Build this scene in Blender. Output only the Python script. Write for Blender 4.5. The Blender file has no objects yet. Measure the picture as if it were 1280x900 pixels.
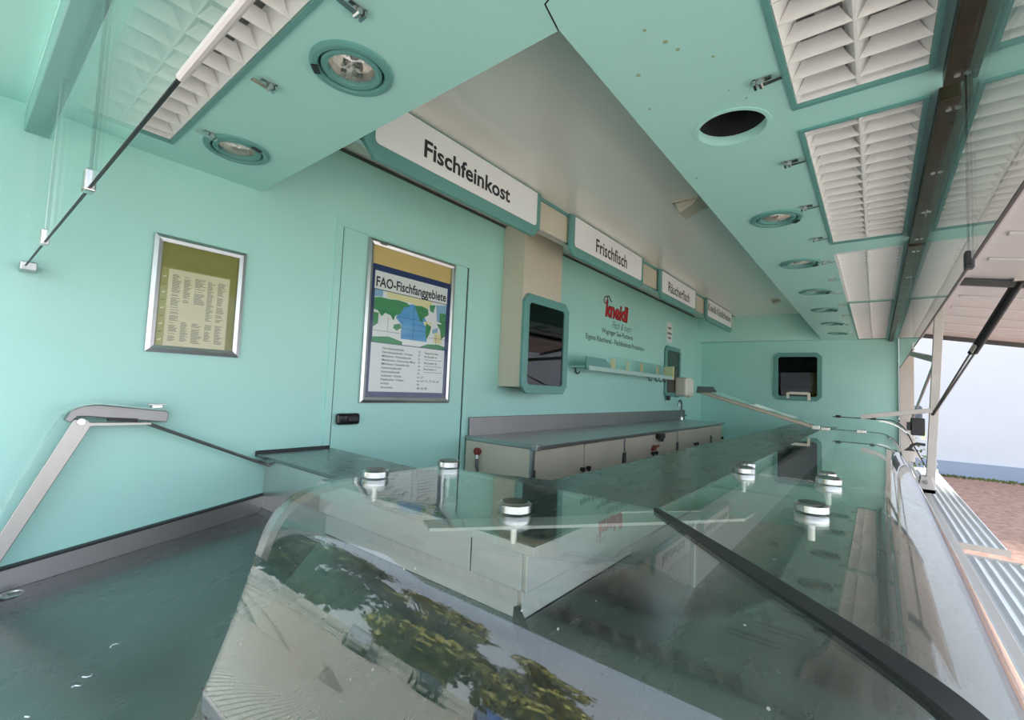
import bpy, bmesh, math, random
from mathutils import Vector, Matrix

scene = bpy.context.scene
COL = scene.collection
rnd = random.Random(7)

# ------------------------------------------------------------------ camera
YAW, PITCH, ROLL = math.radians(38.77), math.radians(3.486), math.radians(-2.48)
fwd = Vector((math.cos(YAW) * math.cos(PITCH), math.sin(YAW) * math.cos(PITCH), math.sin(PITCH)))
rgt = fwd.cross(Vector((0, 0, 1))).normalized()
dwn = fwd.cross(rgt)
c_, s_ = math.cos(ROLL), math.sin(ROLL)
cr, cd = c_ * rgt + s_ * dwn, -s_ * rgt + c_ * dwn
cam_data = bpy.data.cameras.new('camera')
cam_data.sensor_width = 36.0
cam_data.lens = 567.6 / 1280 * 36.0
cam_data.clip_start = 0.02
cam_data.clip_end = 300
cam = bpy.data.objects.new('camera', cam_data)
COL.objects.link(cam)
cam.matrix_world = Matrix(((cr.x, -cd.x, -fwd.x, 0), (cr.y, -cd.y, -fwd.y, 0), (cr.z, -cd.z, -fwd.z, 0), (0, 0, 0, 1)))
scene.camera = cam

# ------------------------------------------------------------------ sky, sun, exposure
world = bpy.data.worlds.new('sky')
scene.world = world
world.use_nodes = True
nt = world.node_tree
nt.nodes.clear()
o_ = nt.nodes.new('ShaderNodeOutputWorld')
bg = nt.nodes.new('ShaderNodeBackground')
tc = nt.nodes.new('ShaderNodeTexCoord')
sp = nt.nodes.new('ShaderNodeSeparateXYZ')
rp = nt.nodes.new('ShaderNodeValToRGB')
nt.links.new(tc.outputs['Generated'], sp.inputs[0])
nt.links.new(sp.outputs['Z'], rp.inputs[0])
rp.color_ramp.elements[0].position = 0.0
rp.color_ramp.elements[0].color = (0.86, 0.90, 0.97, 1)
rp.color_ramp.elements[1].position = 0.7
rp.color_ramp.elements[1].color = (0.60, 0.75, 0.98, 1)
nt.links.new(rp.outputs[0], bg.inputs[0])
bg.inputs[1].default_value = 1.0
nt.links.new(bg.outputs[0], o_.inputs[0])

sun_data = bpy.data.lights.new('sun', 'SUN')
sun_data.energy = 8.0
sun_data.angle = math.radians(12)
sun_data.color = (1.0, 0.975, 0.94)
sun = bpy.data.objects.new('sun', sun_data)
COL.objects.link(sun)
sun.rotation_euler = Vector((-0.74, -0.12, -0.64)).to_track_quat('-Z', 'Y').to_euler()
sun.location = (8, 8, 12)

scene.view_settings.view_transform = 'Standard'
scene.view_settings.look = 'None'
scene.view_settings.gamma = 1.0
scene.view_settings.use_curve_mapping = False
scene.view_settings.exposure = 1.68
try:
    scene.cycles.use_denoising = True
    scene.cycles.max_bounces = 10
    scene.cycles.diffuse_bounces = 6
    scene.cycles.glossy_bounces = 6
    scene.cycles.transparent_max_bounces = 24
    scene.cycles.caustics_reflective = False
    scene.cycles.caustics_refractive = False
    scene.cycles.sample_clamp_indirect = 6.0
except Exception:
    pass

# ------------------------------------------------------------------ materials
MATS = {}


def mat(name, col, rough=0.5, metal=0.0, noise=0.0, nscale=6.0, bump=0.0, bscale=60.0, coat=0.0, spec=None,
        stretch=(1, 1, 1), col2=None, rvar=0.0, ior=None):
    """Principled material with object-space noise colour variation and fine relief."""
    if name in MATS:
        return MATS[name]
    m = bpy.data.materials.new(name)
    m.use_nodes = True
    n, l = m.node_tree.nodes, m.node_tree.links
    b = n['Principled BSDF']
    b.inputs['Roughness'].default_value = rough
    b.inputs['Metallic'].default_value = metal
    b.inputs['Base Color'].default_value = (*col, 1)
    if coat:
        b.inputs['Coat Weight'].default_value = coat
        b.inputs['Coat Roughness'].default_value = 0.05
    if spec is not None:
        b.inputs['Specular IOR Level'].default_value = spec
    if noise or bump or rvar:
        t = n.new('ShaderNodeTexCoord')
        mp = n.new('ShaderNodeMapping')
        mp.inputs['Scale'].default_value = stretch
        l.new(t.outputs['Object'], mp.inputs[0])
    if noise or rvar:
        x = n.new('ShaderNodeTexNoise')
        x.inputs['Scale'].default_value = nscale
        x.inputs['Detail'].default_value = 6
        x.inputs['Roughness'].default_value = 0.6
        l.new(mp.outputs[0], x.inputs[0])
    if noise:
        r = n.new('ShaderNodeValToRGB')
        c2 = col2 or tuple(max(0, c * (1 - noise)) for c in col)
        r.color_ramp.elements[0].position = 0.35
        r.color_ramp.elements[0].color = (*c2, 1)
        r.color_ramp.elements[1].position = 0.65
        r.color_ramp.elements[1].color = (*col, 1)
        l.new(x.outputs[0], r.inputs[0])
        l.new(r.outputs[0], b.inputs['Base Color'])
    if rvar:
        mr = n.new('ShaderNodeMapRange')
        mr.inputs['From Min'].default_value = 0.3
        mr.inputs['From Max'].default_value = 0.7
        mr.inputs['To Min'].default_value = max(0.02, rough - rvar)
        mr.inputs['To Max'].default_value = rough + rvar
        l.new(x.outputs[0], mr.inputs[0])
        l.new(mr.outputs[0], b.inputs['Roughness'])
    if bump:
        y = n.new('ShaderNodeTexNoise')
        y.inputs['Scale'].default_value = bscale
        y.inputs['Detail'].default_value = 3
        l.new(mp.outputs[0], y.inputs[0])
        bp = n.new('ShaderNodeBump')
        bp.inputs['Strength'].default_value = bump
        bp.inputs['Distance'].default_value = 0.002
        l.new(y.outputs[0], bp.inputs['Height'])
        l.new(bp.outputs[0], b.inputs['Normal'])
    MATS[name] = m
    return m


def glass_mat(name, tint, f0=0.045, rough=0.0, dirt=0.0):
    """Thin architectural glass: tinted transparency under a Schlick-weighted mirror."""
    m = bpy.data.materials.new(name)
    m.use_nodes = True
    n, l = m.node_tree.nodes, m.node_tree.links
    n.clear()
    out = n.new('ShaderNodeOutputMaterial')
    tr = n.new('ShaderNodeBsdfTransparent')
    tr.inputs[0].default_value = (*tint, 1)
    gl = n.new('ShaderNodeBsdfGlossy')
    gl.inputs['Roughness'].default_value = rough
    gl.inputs[0].default_value = (1, 1, 1, 1)
    lw = n.new('ShaderNodeLayerWeight')
    lw.inputs[0].default_value = 0.5
    pw = n.new('ShaderNodeMath'); pw.operation = 'POWER'; pw.inputs[1].default_value = 5.2
    ma = n.new('ShaderNodeMath'); ma.operation = 'MULTIPLY_ADD'
    ma.inputs[1].default_value = 1 - f0
    ma.inputs[2].default_value = f0
    l.new(lw.outputs['Facing'], pw.inputs[0])
    l.new(pw.outputs[0], ma.inputs[0])
    mx = n.new('ShaderNodeMixShader')
    l.new(ma.outputs[0], mx.inputs[0])
    l.new(tr.outputs[0], mx.inputs[1])
    l.new(gl.outputs[0], mx.inputs[2])
    last = mx
    if dirt:
        t = n.new('ShaderNodeTexCoord')
        x = n.new('ShaderNodeTexNoise'); x.inputs['Scale'].default_value = 3.0; x.inputs['Detail'].default_value = 5
        v = n.new('ShaderNodeTexVoronoi'); v.inputs['Scale'].default_value = 22.0
        l.new(t.outputs['Object'], x.inputs[0]); l.new(t.outputs['Object'], v.inputs[0])
        lt = n.new('ShaderNodeMath'); lt.operation = 'LESS_THAN'; lt.inputs[1].default_value = 0.045
        l.new(v.outputs['Distance'], lt.inputs[0])
        m1 = n.new('ShaderNodeMath'); m1.operation = 'MULTIPLY'; m1.inputs[1].default_value = dirt * 0.5
        l.new(x.outputs[0], m1.inputs[0])
        m2 = n.new('ShaderNodeMath'); m2.operation = 'MULTIPLY_ADD'; m2.inputs[1].default_value = 0.35
        l.new(lt.outputs[0], m2.inputs[0]); l.new(m1.outputs[0], m2.inputs[2])
        df = n.new('ShaderNodeBsdfDiffuse'); df.inputs[0].default_value = (0.7, 0.7, 0.68, 1)
        mx2 = n.new('ShaderNodeMixShader')
        l.new(m2.outputs[0], mx2.inputs[0]); l.new(mx.outputs[0], mx2.inputs[1]); l.new(df.outputs[0], mx2.inputs[2])
        last = mx2
    l.new(last.outputs[0], out.inputs[0])
    MATS[name] = m
    return m


TEAL = mat('teal_wall_paint', (0.42, 0.75, 0.69), 0.38, noise=0.05, nscale=1.5, bump=0.12, bscale=180)
TEALC = mat('teal_soffit_paint', (0.44, 0.77, 0.71), 0.42, noise=0.04, nscale=2.0, bump=0.05, bscale=150)
TEALD = mat('dark_teal_frame_paint', (0.13, 0.335, 0.31), 0.4, noise=0.06, nscale=4)
CREAM = mat('cream_panel', (0.64, 0.58, 0.47), 0.42, noise=0.06, nscale=3, bump=0.1, bscale=220)
CREAMD = mat('cream_laminate', (0.50, 0.455, 0.36), 0.38, noise=0.08, nscale=5, bump=0.1, bscale=200)
CEIL = mat('glossy_cream_ceiling', (0.90, 0.87, 0.80), 0.3, noise=0.02, nscale=1.2, coat=0.7)
STEEL = mat('brushed_steel', (0.50, 0.50, 0.495), 0.28, metal=1.0, noise=0.05, nscale=3)
STEELD = mat('worn_deck_steel', (0.25, 0.255, 0.25), 0.27, metal=1.0, noise=0.07, nscale=5, rvar=0.015, stretch=(1, 2.4, 1))
STEELB = mat('bright_steel', (0.68, 0.67, 0.66), 0.30, metal=1.0, noise=0.04, nscale=3)
STEELG = mat('grey_satin_steel', (0.30, 0.29, 0.29), 0.42, metal=1.0, noise=0.06, nscale=4)
RISER = mat('satin_riser_steel', (0.50, 0.51, 0.53), 0.45, metal=1.0, noise=0.05, nscale=6)
CHROME = mat('chrome', (0.50, 0.50, 0.50), 0.18, metal=1.0)
ALU = mat('anodised_aluminium', (0.62, 0.62, 0.63), 0.32, metal=1.0, noise=0.05, nscale=20)
RAIL = mat('beige_rail_paint', (0.58, 0.52, 0.46), 0.4, noise=0.08, nscale=6)
POST = mat('pale_post_paint', (0.60, 0.55, 0.50), 0.4, noise=0.08, nscale=9)
WHITEFLAP = mat('white_corrugated_metal', (0.74, 0.73, 0.70), 0.4, noise=0.06, nscale=6)
LOUV = mat('white_louvre_plastic', (0.88, 0.85, 0.84), 0.35, noise=0.05, nscale=30, bump=0.25, bscale=400, stretch=(1, 1, 6))
LOUVW = mat('whiter_louvre_plastic', (0.92, 0.91, 0.91), 0.35, noise=0.03, nscale=30)
TUBE = mat('fluorescent_tube_glass', (0.85, 0.85, 0.86), 0.15)
BLACK = mat('black_rubber', (0.012, 0.012, 0.013), 0.45)
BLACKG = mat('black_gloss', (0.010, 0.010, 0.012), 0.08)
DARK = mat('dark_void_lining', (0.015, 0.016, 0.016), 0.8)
BRONZE = mat('dark_bronze_channel', (0.060, 0.045, 0.025), 0.35, metal=0.6, noise=0.5, nscale=12, rvar=0.1)
WHITE = mat('white_sign_panel', (0.88, 0.88, 0.89), 0.35)
PAPER = mat('cream_paper', (0.72, 0.65, 0.45), 0.7, noise=0.05, nscale=8)
WPAPER = mat('white_paper', (0.82, 0.83, 0.85), 0.45)
INK = mat('black_print', (0.02, 0.02, 0.025), 0.5)
GINK = mat('grey_print', (0.22, 0.20, 0.15), 0.6)
SCRIPT = mat('grey_green_script', (0.15, 0.26, 0.24), 0.5)
RED = mat('red_logo_paint', (0.55, 0.012, 0.02), 0.4)
OLIVE = mat('olive_backing', (0.235, 0.215, 0.035), 0.45, noise=0.1, nscale=5)
SLEEVE = mat('pale_olive_sleeve', (0.36, 0.34, 0.10), 0.3)
YELLOW = mat('ochre_paper', (0.72, 0.52, 0.20), 0.6, noise=0.05)
NAVY = mat('navy_print', (0.012, 0.028, 0.13), 0.4)
SEA = mat('map_sea_blue', (0.10, 0.36, 0.70), 0.5)
SEAP = mat('map_pale_sea', (0.55, 0.66, 0.74), 0.5)
LANDG = mat('map_land_green', (0.045, 0.30, 0.11), 0.5, noise=0.25, nscale=60)
MAPY = mat('map_pale_yellow', (0.80, 0.74, 0.40), 0.5)
LAMPM = mat('lamp_reflector_metal', (0.80, 0.76, 0.72), 0.16, metal=1.0, bump=0.9, bscale=140)
REDBROWN = mat('red_brown_plastic', (0.20, 0.03, 0.02), 0.4)
DISP = mat('cream_plastic', (0.80, 0.76, 0.64), 0.35)
TAG = mat('yellow_price_tag', (0.75, 0.64, 0.32), 0.5)
CLEARLIP = glass_mat('clear_plastic_lip', (0.93, 0.97, 0.97), 0.03)
GLASS = glass_mat('counter_glass', (0.93, 0.965, 0.95), 0.04, dirt=0.008)
GLASSH = glass_mat('hanging_glass', (0.93, 0.965, 0.95), 0.055)
GLASSP = glass_mat('picture_glass', (0.97, 0.98, 0.975), 0.012)
GLASSW = glass_mat('window_glass', (0.55, 0.58, 0.58), 0.05)
GLASSE = glass_mat('tinted_window_glass', (0.35, 0.37, 0.37), 0.012)
HATCH = mat('pale_hatch_lining', (0.64, 0.63, 0.635), 0.4, noise=0.05, nscale=3)
HATCHG = mat('grey_hatch_beam', (0.44, 0.42, 0.41), 0.4, noise=0.06, nscale=4)
FACADE = mat('white_render', (0.57, 0.565, 0.575), 0.8, noise=0.04, nscale=1.2)
PLINTH = mat('blue_grey_plinth', (0.27, 0.305, 0.38), 0.8, noise=0.06, nscale=2)
GRAVEL = mat('reddish_gravel', (0.33, 0.175, 0.12), 0.95, noise=1, nscale=9, col2=(0.17, 0.09, 0.062), bump=1.0, bscale=30)
FLOORM = mat('grey_floor_lining', (0.52, 0.52, 0.50), 0.5, noise=0.2, nscale=6)
BARK = mat('tree_bark', (0.10, 0.075, 0.05), 0.9, noise=0.3, nscale=20)
LEAF1 = mat('sunlit_leaf', (0.30, 0.28, 0.05), 0.6, noise=0.5, nscale=1.2)
LEAF2 = mat('dark_leaf', (0.12, 0.15, 0.035), 0.6, noise=0.5, nscale=1.2)
CARD = mat('dark_car_paint', (0.03, 0.032, 0.04), 0.15, coat=1.0)
CARB = mat('blue_car_paint', (0.05, 0.10, 0.28), 0.18, coat=1.0)
CARS = mat('silver_car_paint', (0.5, 0.5, 0.52), 0.2, metal=0.6)
TYRE = mat('tyre_rubber', (0.02, 0.02, 0.02), 0.8)
FENCE = mat('weathered_fence', (0.55, 0.54, 0.50), 0.7, noise=0.2)

# herringbone-like paving for the forecourt
PAVE = bpy.data.materials.new('forecourt_pavers')
PAVE.use_nodes = True
_n, _l = PAVE.node_tree.nodes, PAVE.node_tree.links
_b = _n['Principled BSDF']; _b.inputs['Roughness'].default_value = 0.9
_t = _n.new('ShaderNodeTexCoord'); _m = _n.new('ShaderNodeMapping')
_m.inputs['Rotation'].default_value = (0, 0, math.radians(45)); _l.new(_t.outputs['Object'], _m.inputs[0])
_k = _n.new('ShaderNodeTexBrick'); _k.inputs['Scale'].default_value = 2.0
_k.inputs['Color1'].default_value = (0.45, 0.41, 0.365, 1); _k.inputs['Color2'].default_value = (0.39, 0.35, 0.31, 1)
_k.inputs['Mortar'].default_value = (0.18, 0.145, 0.11, 1); _k.inputs['Mortar Size'].default_value = 0.035
_l.new(_m.outputs[0], _k.inputs[0]); _l.new(_k.outputs[0], _b.inputs['Base Color'])


# ------------------------------------------------------------------ geometry helpers
class G:
    """collects shapes in world coordinates, becomes one mesh object"""

    def __init__(s):
        s.bm = bmesh.new()

    def quad(s, pts):
        vs = [s.bm.verts.new(p) for p in pts]
        return s.bm.faces.new(vs)

    def hexa(s, p):  # 8 points: bottom ring 0-3, top ring 4-7
        v = [s.bm.verts.new(q) for q in p]
        for f in ((3, 2, 1, 0), (4, 5, 6, 7), (0, 1, 5, 4), (1, 2, 6, 5), (2, 3, 7, 6), (3, 0, 4, 7)):
            s.bm.faces.new([v[i] for i in f])
        return s

    def box(s, x0, x1, y0, y1, z0, z1):
        return s.hexa([(x0, y0, z0), (x1, y0, z0), (x1, y1, z0), (x0, y1, z0),
                       (x0, y0, z1), (x1, y0, z1), (x1, y1, z1), (x0, y1, z1)])

    def prism(s, pts, d):
        """polygon pts (3D, planar) extruded by vector d"""
        d = Vector(d)
        a = [s.bm.verts.new(p) for p in pts]
        b = [s.bm.verts.new(Vector(p) + d) for p in pts]
        n = len(pts)
        s.bm.faces.new(a[::-1]); s.bm.faces.new(b)
        for i in range(n):
            j = (i + 1) % n
            s.bm.faces.new((a[i], a[j], b[j], b[i]))
        return s

    def frame(s, outer, inner, d):
        """ring between two equal-length planar polygons, extruded by d"""
        d = Vector(d)
        n = len(outer)
        A = [s.bm.verts.new(p) for p in outer]; B = [s.bm.verts.new(p) for p in inner]
        C = [s.bm.verts.new(Vector(p) + d) for p in outer]; E = [s.bm.verts.new(Vector(p) + d) for p in inner]
        for i in range(n):
            j = (i + 1) % n
            s.bm.faces.new((A[i], A[j], B[j], B[i])); s.bm.faces.new((C[j], C[i], E[i], E[j]))
            s.bm.faces.new((A[j], A[i], C[i], C[j])); s.bm.faces.new((B[i], B[j], E[j], E[i]))
        return s

    def cyl(s, p0, p1, r0, r1=None, n=16, caps=True):
        p0, p1 = Vector(p0), Vector(p1)
        r1 = r0 if r1 is None else r1
        w = (p1 - p0).normalized()
        u = w.cross(Vector((0, 0, 1)) if abs(w.z) < 0.9 else Vector((1, 0, 0))).normalized()
        v = w.cross(u)
        A, B = [], []
        for i in range(n):
            t = 2 * math.pi * i / n
            d = u * math.cos(t) + v * math.sin(t)
            A.append(s.bm.verts.new(p0 + d * r0)); B.append(s.bm.verts.new(p1 + d * r1))
        for i in range(n):
            j = (i + 1) % n
            s.bm.faces.new((A[i], A[j], B[j], B[i]))
        if caps:
            s.bm.faces.new(A[::-1]); s.bm.faces.new(B)
        return s

    def lathe(s, c, prof, n=32, axis='Z'):
        """prof: (radius, height) revolved about a vertical axis through c"""
        rings = []
        for r, h in prof:
            rings.append([s.bm.verts.new((c[0] + r * math.cos(2 * math.pi * i / n), c[1] + r * math.sin(2 * math.pi * i / n), c[2] + h))
                          for i in range(n)])
        for a, b in zip(rings, rings[1:]):
            for i in range(n):
                j = (i + 1) % n
                s.bm.faces.new((a[i], a[j], b[j], b[i]))
        return s

    def tube(s, pts, r, n=8):
        pts = [Vector(p) for p in pts]
        rings = []
        for k, p in enumerate(pts):
            t = (pts[min(k + 1, len(pts) - 1)] - pts[max(k - 1, 0)]).normalized()
            u = t.cross(Vector((0, 0, 1)) if abs(t.z) < 0.95 else Vector((1, 0, 0))).normalized()
            v = t.cross(u)
            rings.append([s.bm.verts.new(p + (u * math.cos(2 * math.pi * i / n) + v * math.sin(2 * math.pi * i / n)) * r) for i in range(n)])
        for a, b in zip(rings, rings[1:]):
            for i in range(n):
                j = (i + 1) % n
                s.bm.faces.new((a[i], a[j], b[j], b[i]))
        s.bm.faces.new(rings[0][::-1]); s.bm.faces.new(rings[-1])
        return s

    def bar(s, p0, p1, w, h, up=(0, 0, 1)):
        """rectangular bar between two points, width w sideways, h along up"""
        p0, p1 = Vector(p0), Vector(p1)
        t = (p1 - p0).normalized()
        u = t.cross(Vector(up)).normalized() * w / 2
        v = u.cross(t).normalized() * h / 2
        return s.hexa([p0 - u - v, p0 + u - v, p0 + u + v, p0 - u + v, p1 - u - v, p1 + u - v, p1 + u + v, p1 - u + v])

    def grid(s, rows):
        V = [[s.bm.verts.new(p) for p in r] for r in rows]
        for a, b in zip(V, V[1:]):
            for i in range(len(a) - 1):
                s.bm.faces.new((a[i], a[i + 1], b[i + 1], b[i]))
        return s

    def sheet(s, rows_out, rows_in):
        """closed thin sheet from two matching grids"""
        A = [[s.bm.verts.new(p) for p in r] for r in rows_out]
        B = [[s.bm.verts.new(p) for p in r] for r in rows_in]
        m, n = len(A), len(A[0])
        for i in range(m - 1):
            for j in range(n - 1):
                s.bm.faces.new((A[i][j], A[i][j + 1], A[i + 1][j + 1], A[i + 1][j]))
                s.bm.faces.new((B[i][j], B[i + 1][j], B[i + 1][j + 1], B[i][j + 1]))
        for i in range(m - 1):
            s.bm.faces.new((A[i][0], A[i + 1][0], B[i + 1][0], B[i][0]))
            s.bm.faces.new((A[i][-1], B[i][-1], B[i + 1][-1], A[i + 1][-1]))
        for j in range(n - 1):
            s.bm.faces.new((A[0][j], B[0][j], B[0][j + 1], A[0][j + 1]))
            s.bm.faces.new((A[-1][j], A[-1][j + 1], B[-1][j + 1], B[-1][j]))
        return s


ROOT = {}  # object name -> world origin of its thing


def P(name, g, m, parent=None, smooth=False, bevel=0.0, label=None, cat=None, group=None, kind=None, seg=2):
    bm = g.bm
    bmesh.ops.recalc_face_normals(bm, faces=bm.faces[:])
    if parent is not None:
        org = ROOT[parent.name]
    else:
        xs = [v.co for v in bm.verts]
        lo = Vector((min(v.x for v in xs), min(v.y for v in xs), min(v.z for v in xs)))
        hi = Vector((max(v.x for v in xs), max(v.y for v in xs), max(v.z for v in xs)))
        org = Vector(((lo.x + hi.x) / 2, (lo.y + hi.y) / 2, lo.z))
    for v in bm.verts:
        v.co -= org
    if smooth:
        for f in bm.faces:
            f.smooth = True
        for e in bm.edges:
            if len(e.link_faces) == 2 and e.calc_face_angle(0) > 0.6:
                e.smooth = False
    me = bpy.data.meshes.new(name)
    bm.to_mesh(me)
    bm.free()
    me.materials.append(m)
    o = bpy.data.objects.new(name, me)
    COL.objects.link(o)
    ROOT[o.name] = org
    if parent is not None:
        o.parent = parent
    else:
        o.location = org
    if bevel:
        md = o.modifiers.new('bevel', 'BEVEL')
        md.width = bevel; md.segments = seg; md.limit_method = 'ANGLE'; md.angle_limit = math.radians(40)
    if label: o['label'] = label
    if cat: o['category'] = cat
    if group: o['group'] = group
    if kind: o['kind'] = kind
    return o


def T(name, label, cat, loc, group=None, kind=None):
    o = bpy.data.objects.new(name, None)
    o.empty_display_size = 0.05
    COL.objects.link(o)
    o.location = loc
    o['label'] = label
    if cat: o['category'] = cat
    if group: o['group'] = group
    if kind: o['kind'] = kind
    ROOT[o.name] = Vector(loc)
    return o


def copy_tree(src, offset, label=None):
    r = src.copy(); COL.objects.link(r)
    r.location = src.location + Vector(offset)
    ROOT[r.name] = ROOT[src.name] + Vector(offset)
    if label: r['label'] = label
    for ch in src.children:
        c = ch.copy(); COL.objects.link(c); c.parent = r
        ROOT[c.name] = ROOT[r.name]
        for gch in ch.children:
            d = gch.copy(); COL.objects.link(d); d.parent = c
            ROOT[d.name] = ROOT[r.name]
    return r


_CAP = None


def text(name, body, x0, x1, zb, cap, y, m, parent, bold=0.0, shear=0.0, label=None, depth=0.0008, xform=None, slope=0.0):
    """lettering on a plane y=const facing -Y: fitted to x0..x1, baseline zb, capital height cap"""
    cu = bpy.data.curves.new('lettering', 'FONT')
    cu.body = body; cu.size = 1.0; cu.offset = bold; cu.shear = shear; cu.resolution_u = 3
    tmp = bpy.data.objects.new('lettering', cu)
    COL.objects.link(tmp)
    dg = bpy.context.evaluated_depsgraph_get()
    dg.update()
    me = bpy.data.meshes.new_from_object(tmp.evaluated_get(dg))
    bpy.data.objects.remove(tmp); bpy.data.curves.remove(cu)
    xs = [v.co.x for v in me.vertices]
    a, b = min(xs), max(xs)
    org = ROOT[parent.name]
    kz = cap / 0.70
    for v in me.vertices:
        t = (v.co.x - a) / (b - a)
        X = x0 + t * (x1 - x0)
        Z = zb + v.co.y * kz + slope * t
        v.co = Vector((X, y, Z)) - org
    me.materials.clear(); me.materials.append(m)
    o = bpy.data.objects.new(name, me)
    COL.objects.link(o)
    o.parent = parent
    ROOT[o.name] = org
    if label: o['label'] = label
    return o


def oct_pts(x0, x1, z0, z1, y, c, low_only=False):
    if low_only:
        return [(x0, y, z1), (x0, y, z0 + c), (x0 + c, y, z0), (x1 - c, y, z0), (x1, y, z0 + c), (x1, y, z1)]
    return [(x0 + c, y, z0), (x1 - c, y, z0), (x1, y, z0 + c), (x1, y, z1 - c), (x1 - c, y, z1), (x0 + c, y, z1), (x0, y, z1 - c), (x0, y, z0 + c)]


# ------------------------------------------------------------------ main dimensions
D = 2.1          # back wall
XE = 7.3         # far end wall
ZF = -1.14       # trailer floor
ZC = 1.17        # upper ceiling
ZS = 0.81        # underside of soffits
ZG = -1.70       # ground outside
SX, SY = 0.81, 0.555   # inner edges of the left and front soffits

# ------------------------------------------------------------------ setting: trailer shell
g = G(); g.box(-0.10, XE + 0.05, D, D + 0.06, ZF, ZC + 0.1)
wall_back = P('wall_back', g, TEAL, kind='structure', label='long teal back wall with door, signs and pictures')
g = G(); g.box(XE, XE + 0.05, -0.22, D, ZF, ZC + 0.1)
P('wall_right', g, TEAL, kind='structure', label='teal far end wall with small dark window')
g = G(); g.box(0.05, XE, -0.30, D, ZF - 0.06, ZF)
P('floor', g, FLOORM, kind='structure', label='grey trailer floor behind the counters')
g = G(); g.box(0.0, XE + 0.05, -0.34, D + 0.06, ZC, ZC + 0.06)
P('ceiling', g, CEIL, kind='structure', label='glossy cream upper ceiling of the sales trailer')

g = G(); g.box(-.15, -.10, D - .012, D + .06, ZF, ZS + .02); P('trim_6', g, mat('pale_corner_profile', (0.70, 0.68, 0.62), 0.4), kind='structure', label='pale corner profile at the left end of the back wall')

# soffits: underside faces with real holes, plus fascias
LAMPS_L = [(0.606, 1.064), (0.598, 1.785)]
LAMPS_F = [(2.279, 0.345), (3.118, 0.345), (3.989, 0.345), (4.825, 0.345), (5.712, 0.345), (6.56, 0.345)]
HOLE = (1.430, 0.337)
GR_F = [(0.66, 1.425), (1.550, 2.803), (3.0, 4.53), (4.56, 7.28)]   # front grilles, X ranges
GY0, GY1 = -0.115, 0.178
GR_L = (0.30, 1.935)                                                 # left grille, Y range
GX0, GX1 = 0.148, 0.445
FR = 0.012


def holed(loops_outer, holes, z):
    """flat sheet with holes (2D curve fill), returned as a collector"""
    cu = bpy.data.curves.new('outline', 'CURVE')
    cu.dimensions = '2D'; cu.fill_mode = 'BOTH'
    for lp in [loops_outer] + holes:
        sp_ = cu.splines.new('POLY')
        sp_.points.add(len(lp) - 1)
        for p, (x, y) in zip(sp_.points, lp):
            p.co = (x, y, 0, 1)
        sp_.use_cyclic_u = True
    tmp = bpy.data.objects.new('outline', cu); COL.objects.link(tmp)
    dg = bpy.context.evaluated_depsgraph_get(); dg.update()
    me = bpy.data.meshes.new_from_object(tmp.evaluated_get(dg))
    bpy.data.objects.remove(tmp); bpy.data.curves.remove(cu)
    gg = G(); gg.bm.from_mesh(me)
    bpy.data.meshes.remove(me)
    for v in gg.bm.verts:
        v.co.z = z
    return gg


def circ(c, r, n=32):
    return [(c[0] + r * math.cos(2 * math.pi * i / n), c[1] + r * math.sin(2 * math.pi * i / n)) for i in range(n)]


def rect(x0, x1, y0, y1):
    return [(x0, y0), (x1, y0), (x1, y1), (x0, y1)]


g = holed([(0.45, -0.17), (XE, -0.17), (XE, SY), (SX, SY), (0.735, 0.540)],
          [circ(c, 0.086) for c in LAMPS_F] + [circ(HOLE, 0.094)] + [rect(a, b, GY0, GY1) for a, b in GR_F], ZS)
sof = P('trim_1', g, TEALC, kind='structure', label='teal front soffit with grilles and round spotlights')
g = G(); g.box(SX, XE, SY - 0.012, SY, ZS + 0.001, ZC); g.box(0.45, XE, -0.17, -0.16, ZS + 0.001, ZC)
P('fascia', g, TEALC, sof)
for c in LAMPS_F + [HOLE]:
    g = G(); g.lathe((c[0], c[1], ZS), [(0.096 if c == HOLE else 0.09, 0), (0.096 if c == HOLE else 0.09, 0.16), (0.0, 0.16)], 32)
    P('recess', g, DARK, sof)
g = G(); g.lathe((HOLE[0], HOLE[1], ZS), [(0.106, 0.0), (0.106, -0.002), (0.094, -0.002), (0.094, 0.028)], 40)
P('hole_rim', g, TEALC, sof, smooth=True)
g = holed([(0.10, -0.17), (0.447, -0.17), (0.732, 0.543), (SX, SY + 0.004), (SX, D), (0.10, D)],
          [circ(c, 0.086) for c in LAMPS_L] + [rect(GX0, GX1, GR_L[0], GR_L[1])], ZS)
sof2 = P('trim_2', g, TEALC, kind='structure', label='teal left soffit across the trailer with two spotlights')
g = G(); g.box(SX - 0.012, SX, SY, D, ZS + 0.001, ZC); g.box(0.10, 0.11, -0.17, D, ZS + 0.001, ZC)
P('fascia', g, TEALC, sof2)
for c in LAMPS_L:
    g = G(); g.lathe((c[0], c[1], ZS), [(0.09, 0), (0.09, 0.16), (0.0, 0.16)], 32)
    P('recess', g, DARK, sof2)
g = G(); g.prism([(0.447, -0.17, ZS + 0.001), (0.45, -0.17, ZS + 0.001), (0.735, 0.540, ZS + 0.001), (0.81, 0.556, ZS + 0.001), (0.81, 0.559, ZS + 0.001), (0.731, 0.544, ZS + 0.001)], (0, 0, 0.03))
P('joint', g, DARK, sof2)
g = G(); g.prism([(7.06, D, ZS), (7.2, SY, ZS), (XE, SY, ZS), (XE, D, ZS)], (0, 0, ZC - ZS))
P('trim_3', g, TEALC, kind='structure', label='teal far soffit above the end wall')

g = G(); g.box(0.05, XE, -0.345, -0.17, ZS + 0.004, ZS + 0.03)
P('trim_5', g, TEALD, kind='structure', label='dark teal underside between the glass channel and the roof edge')

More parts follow.
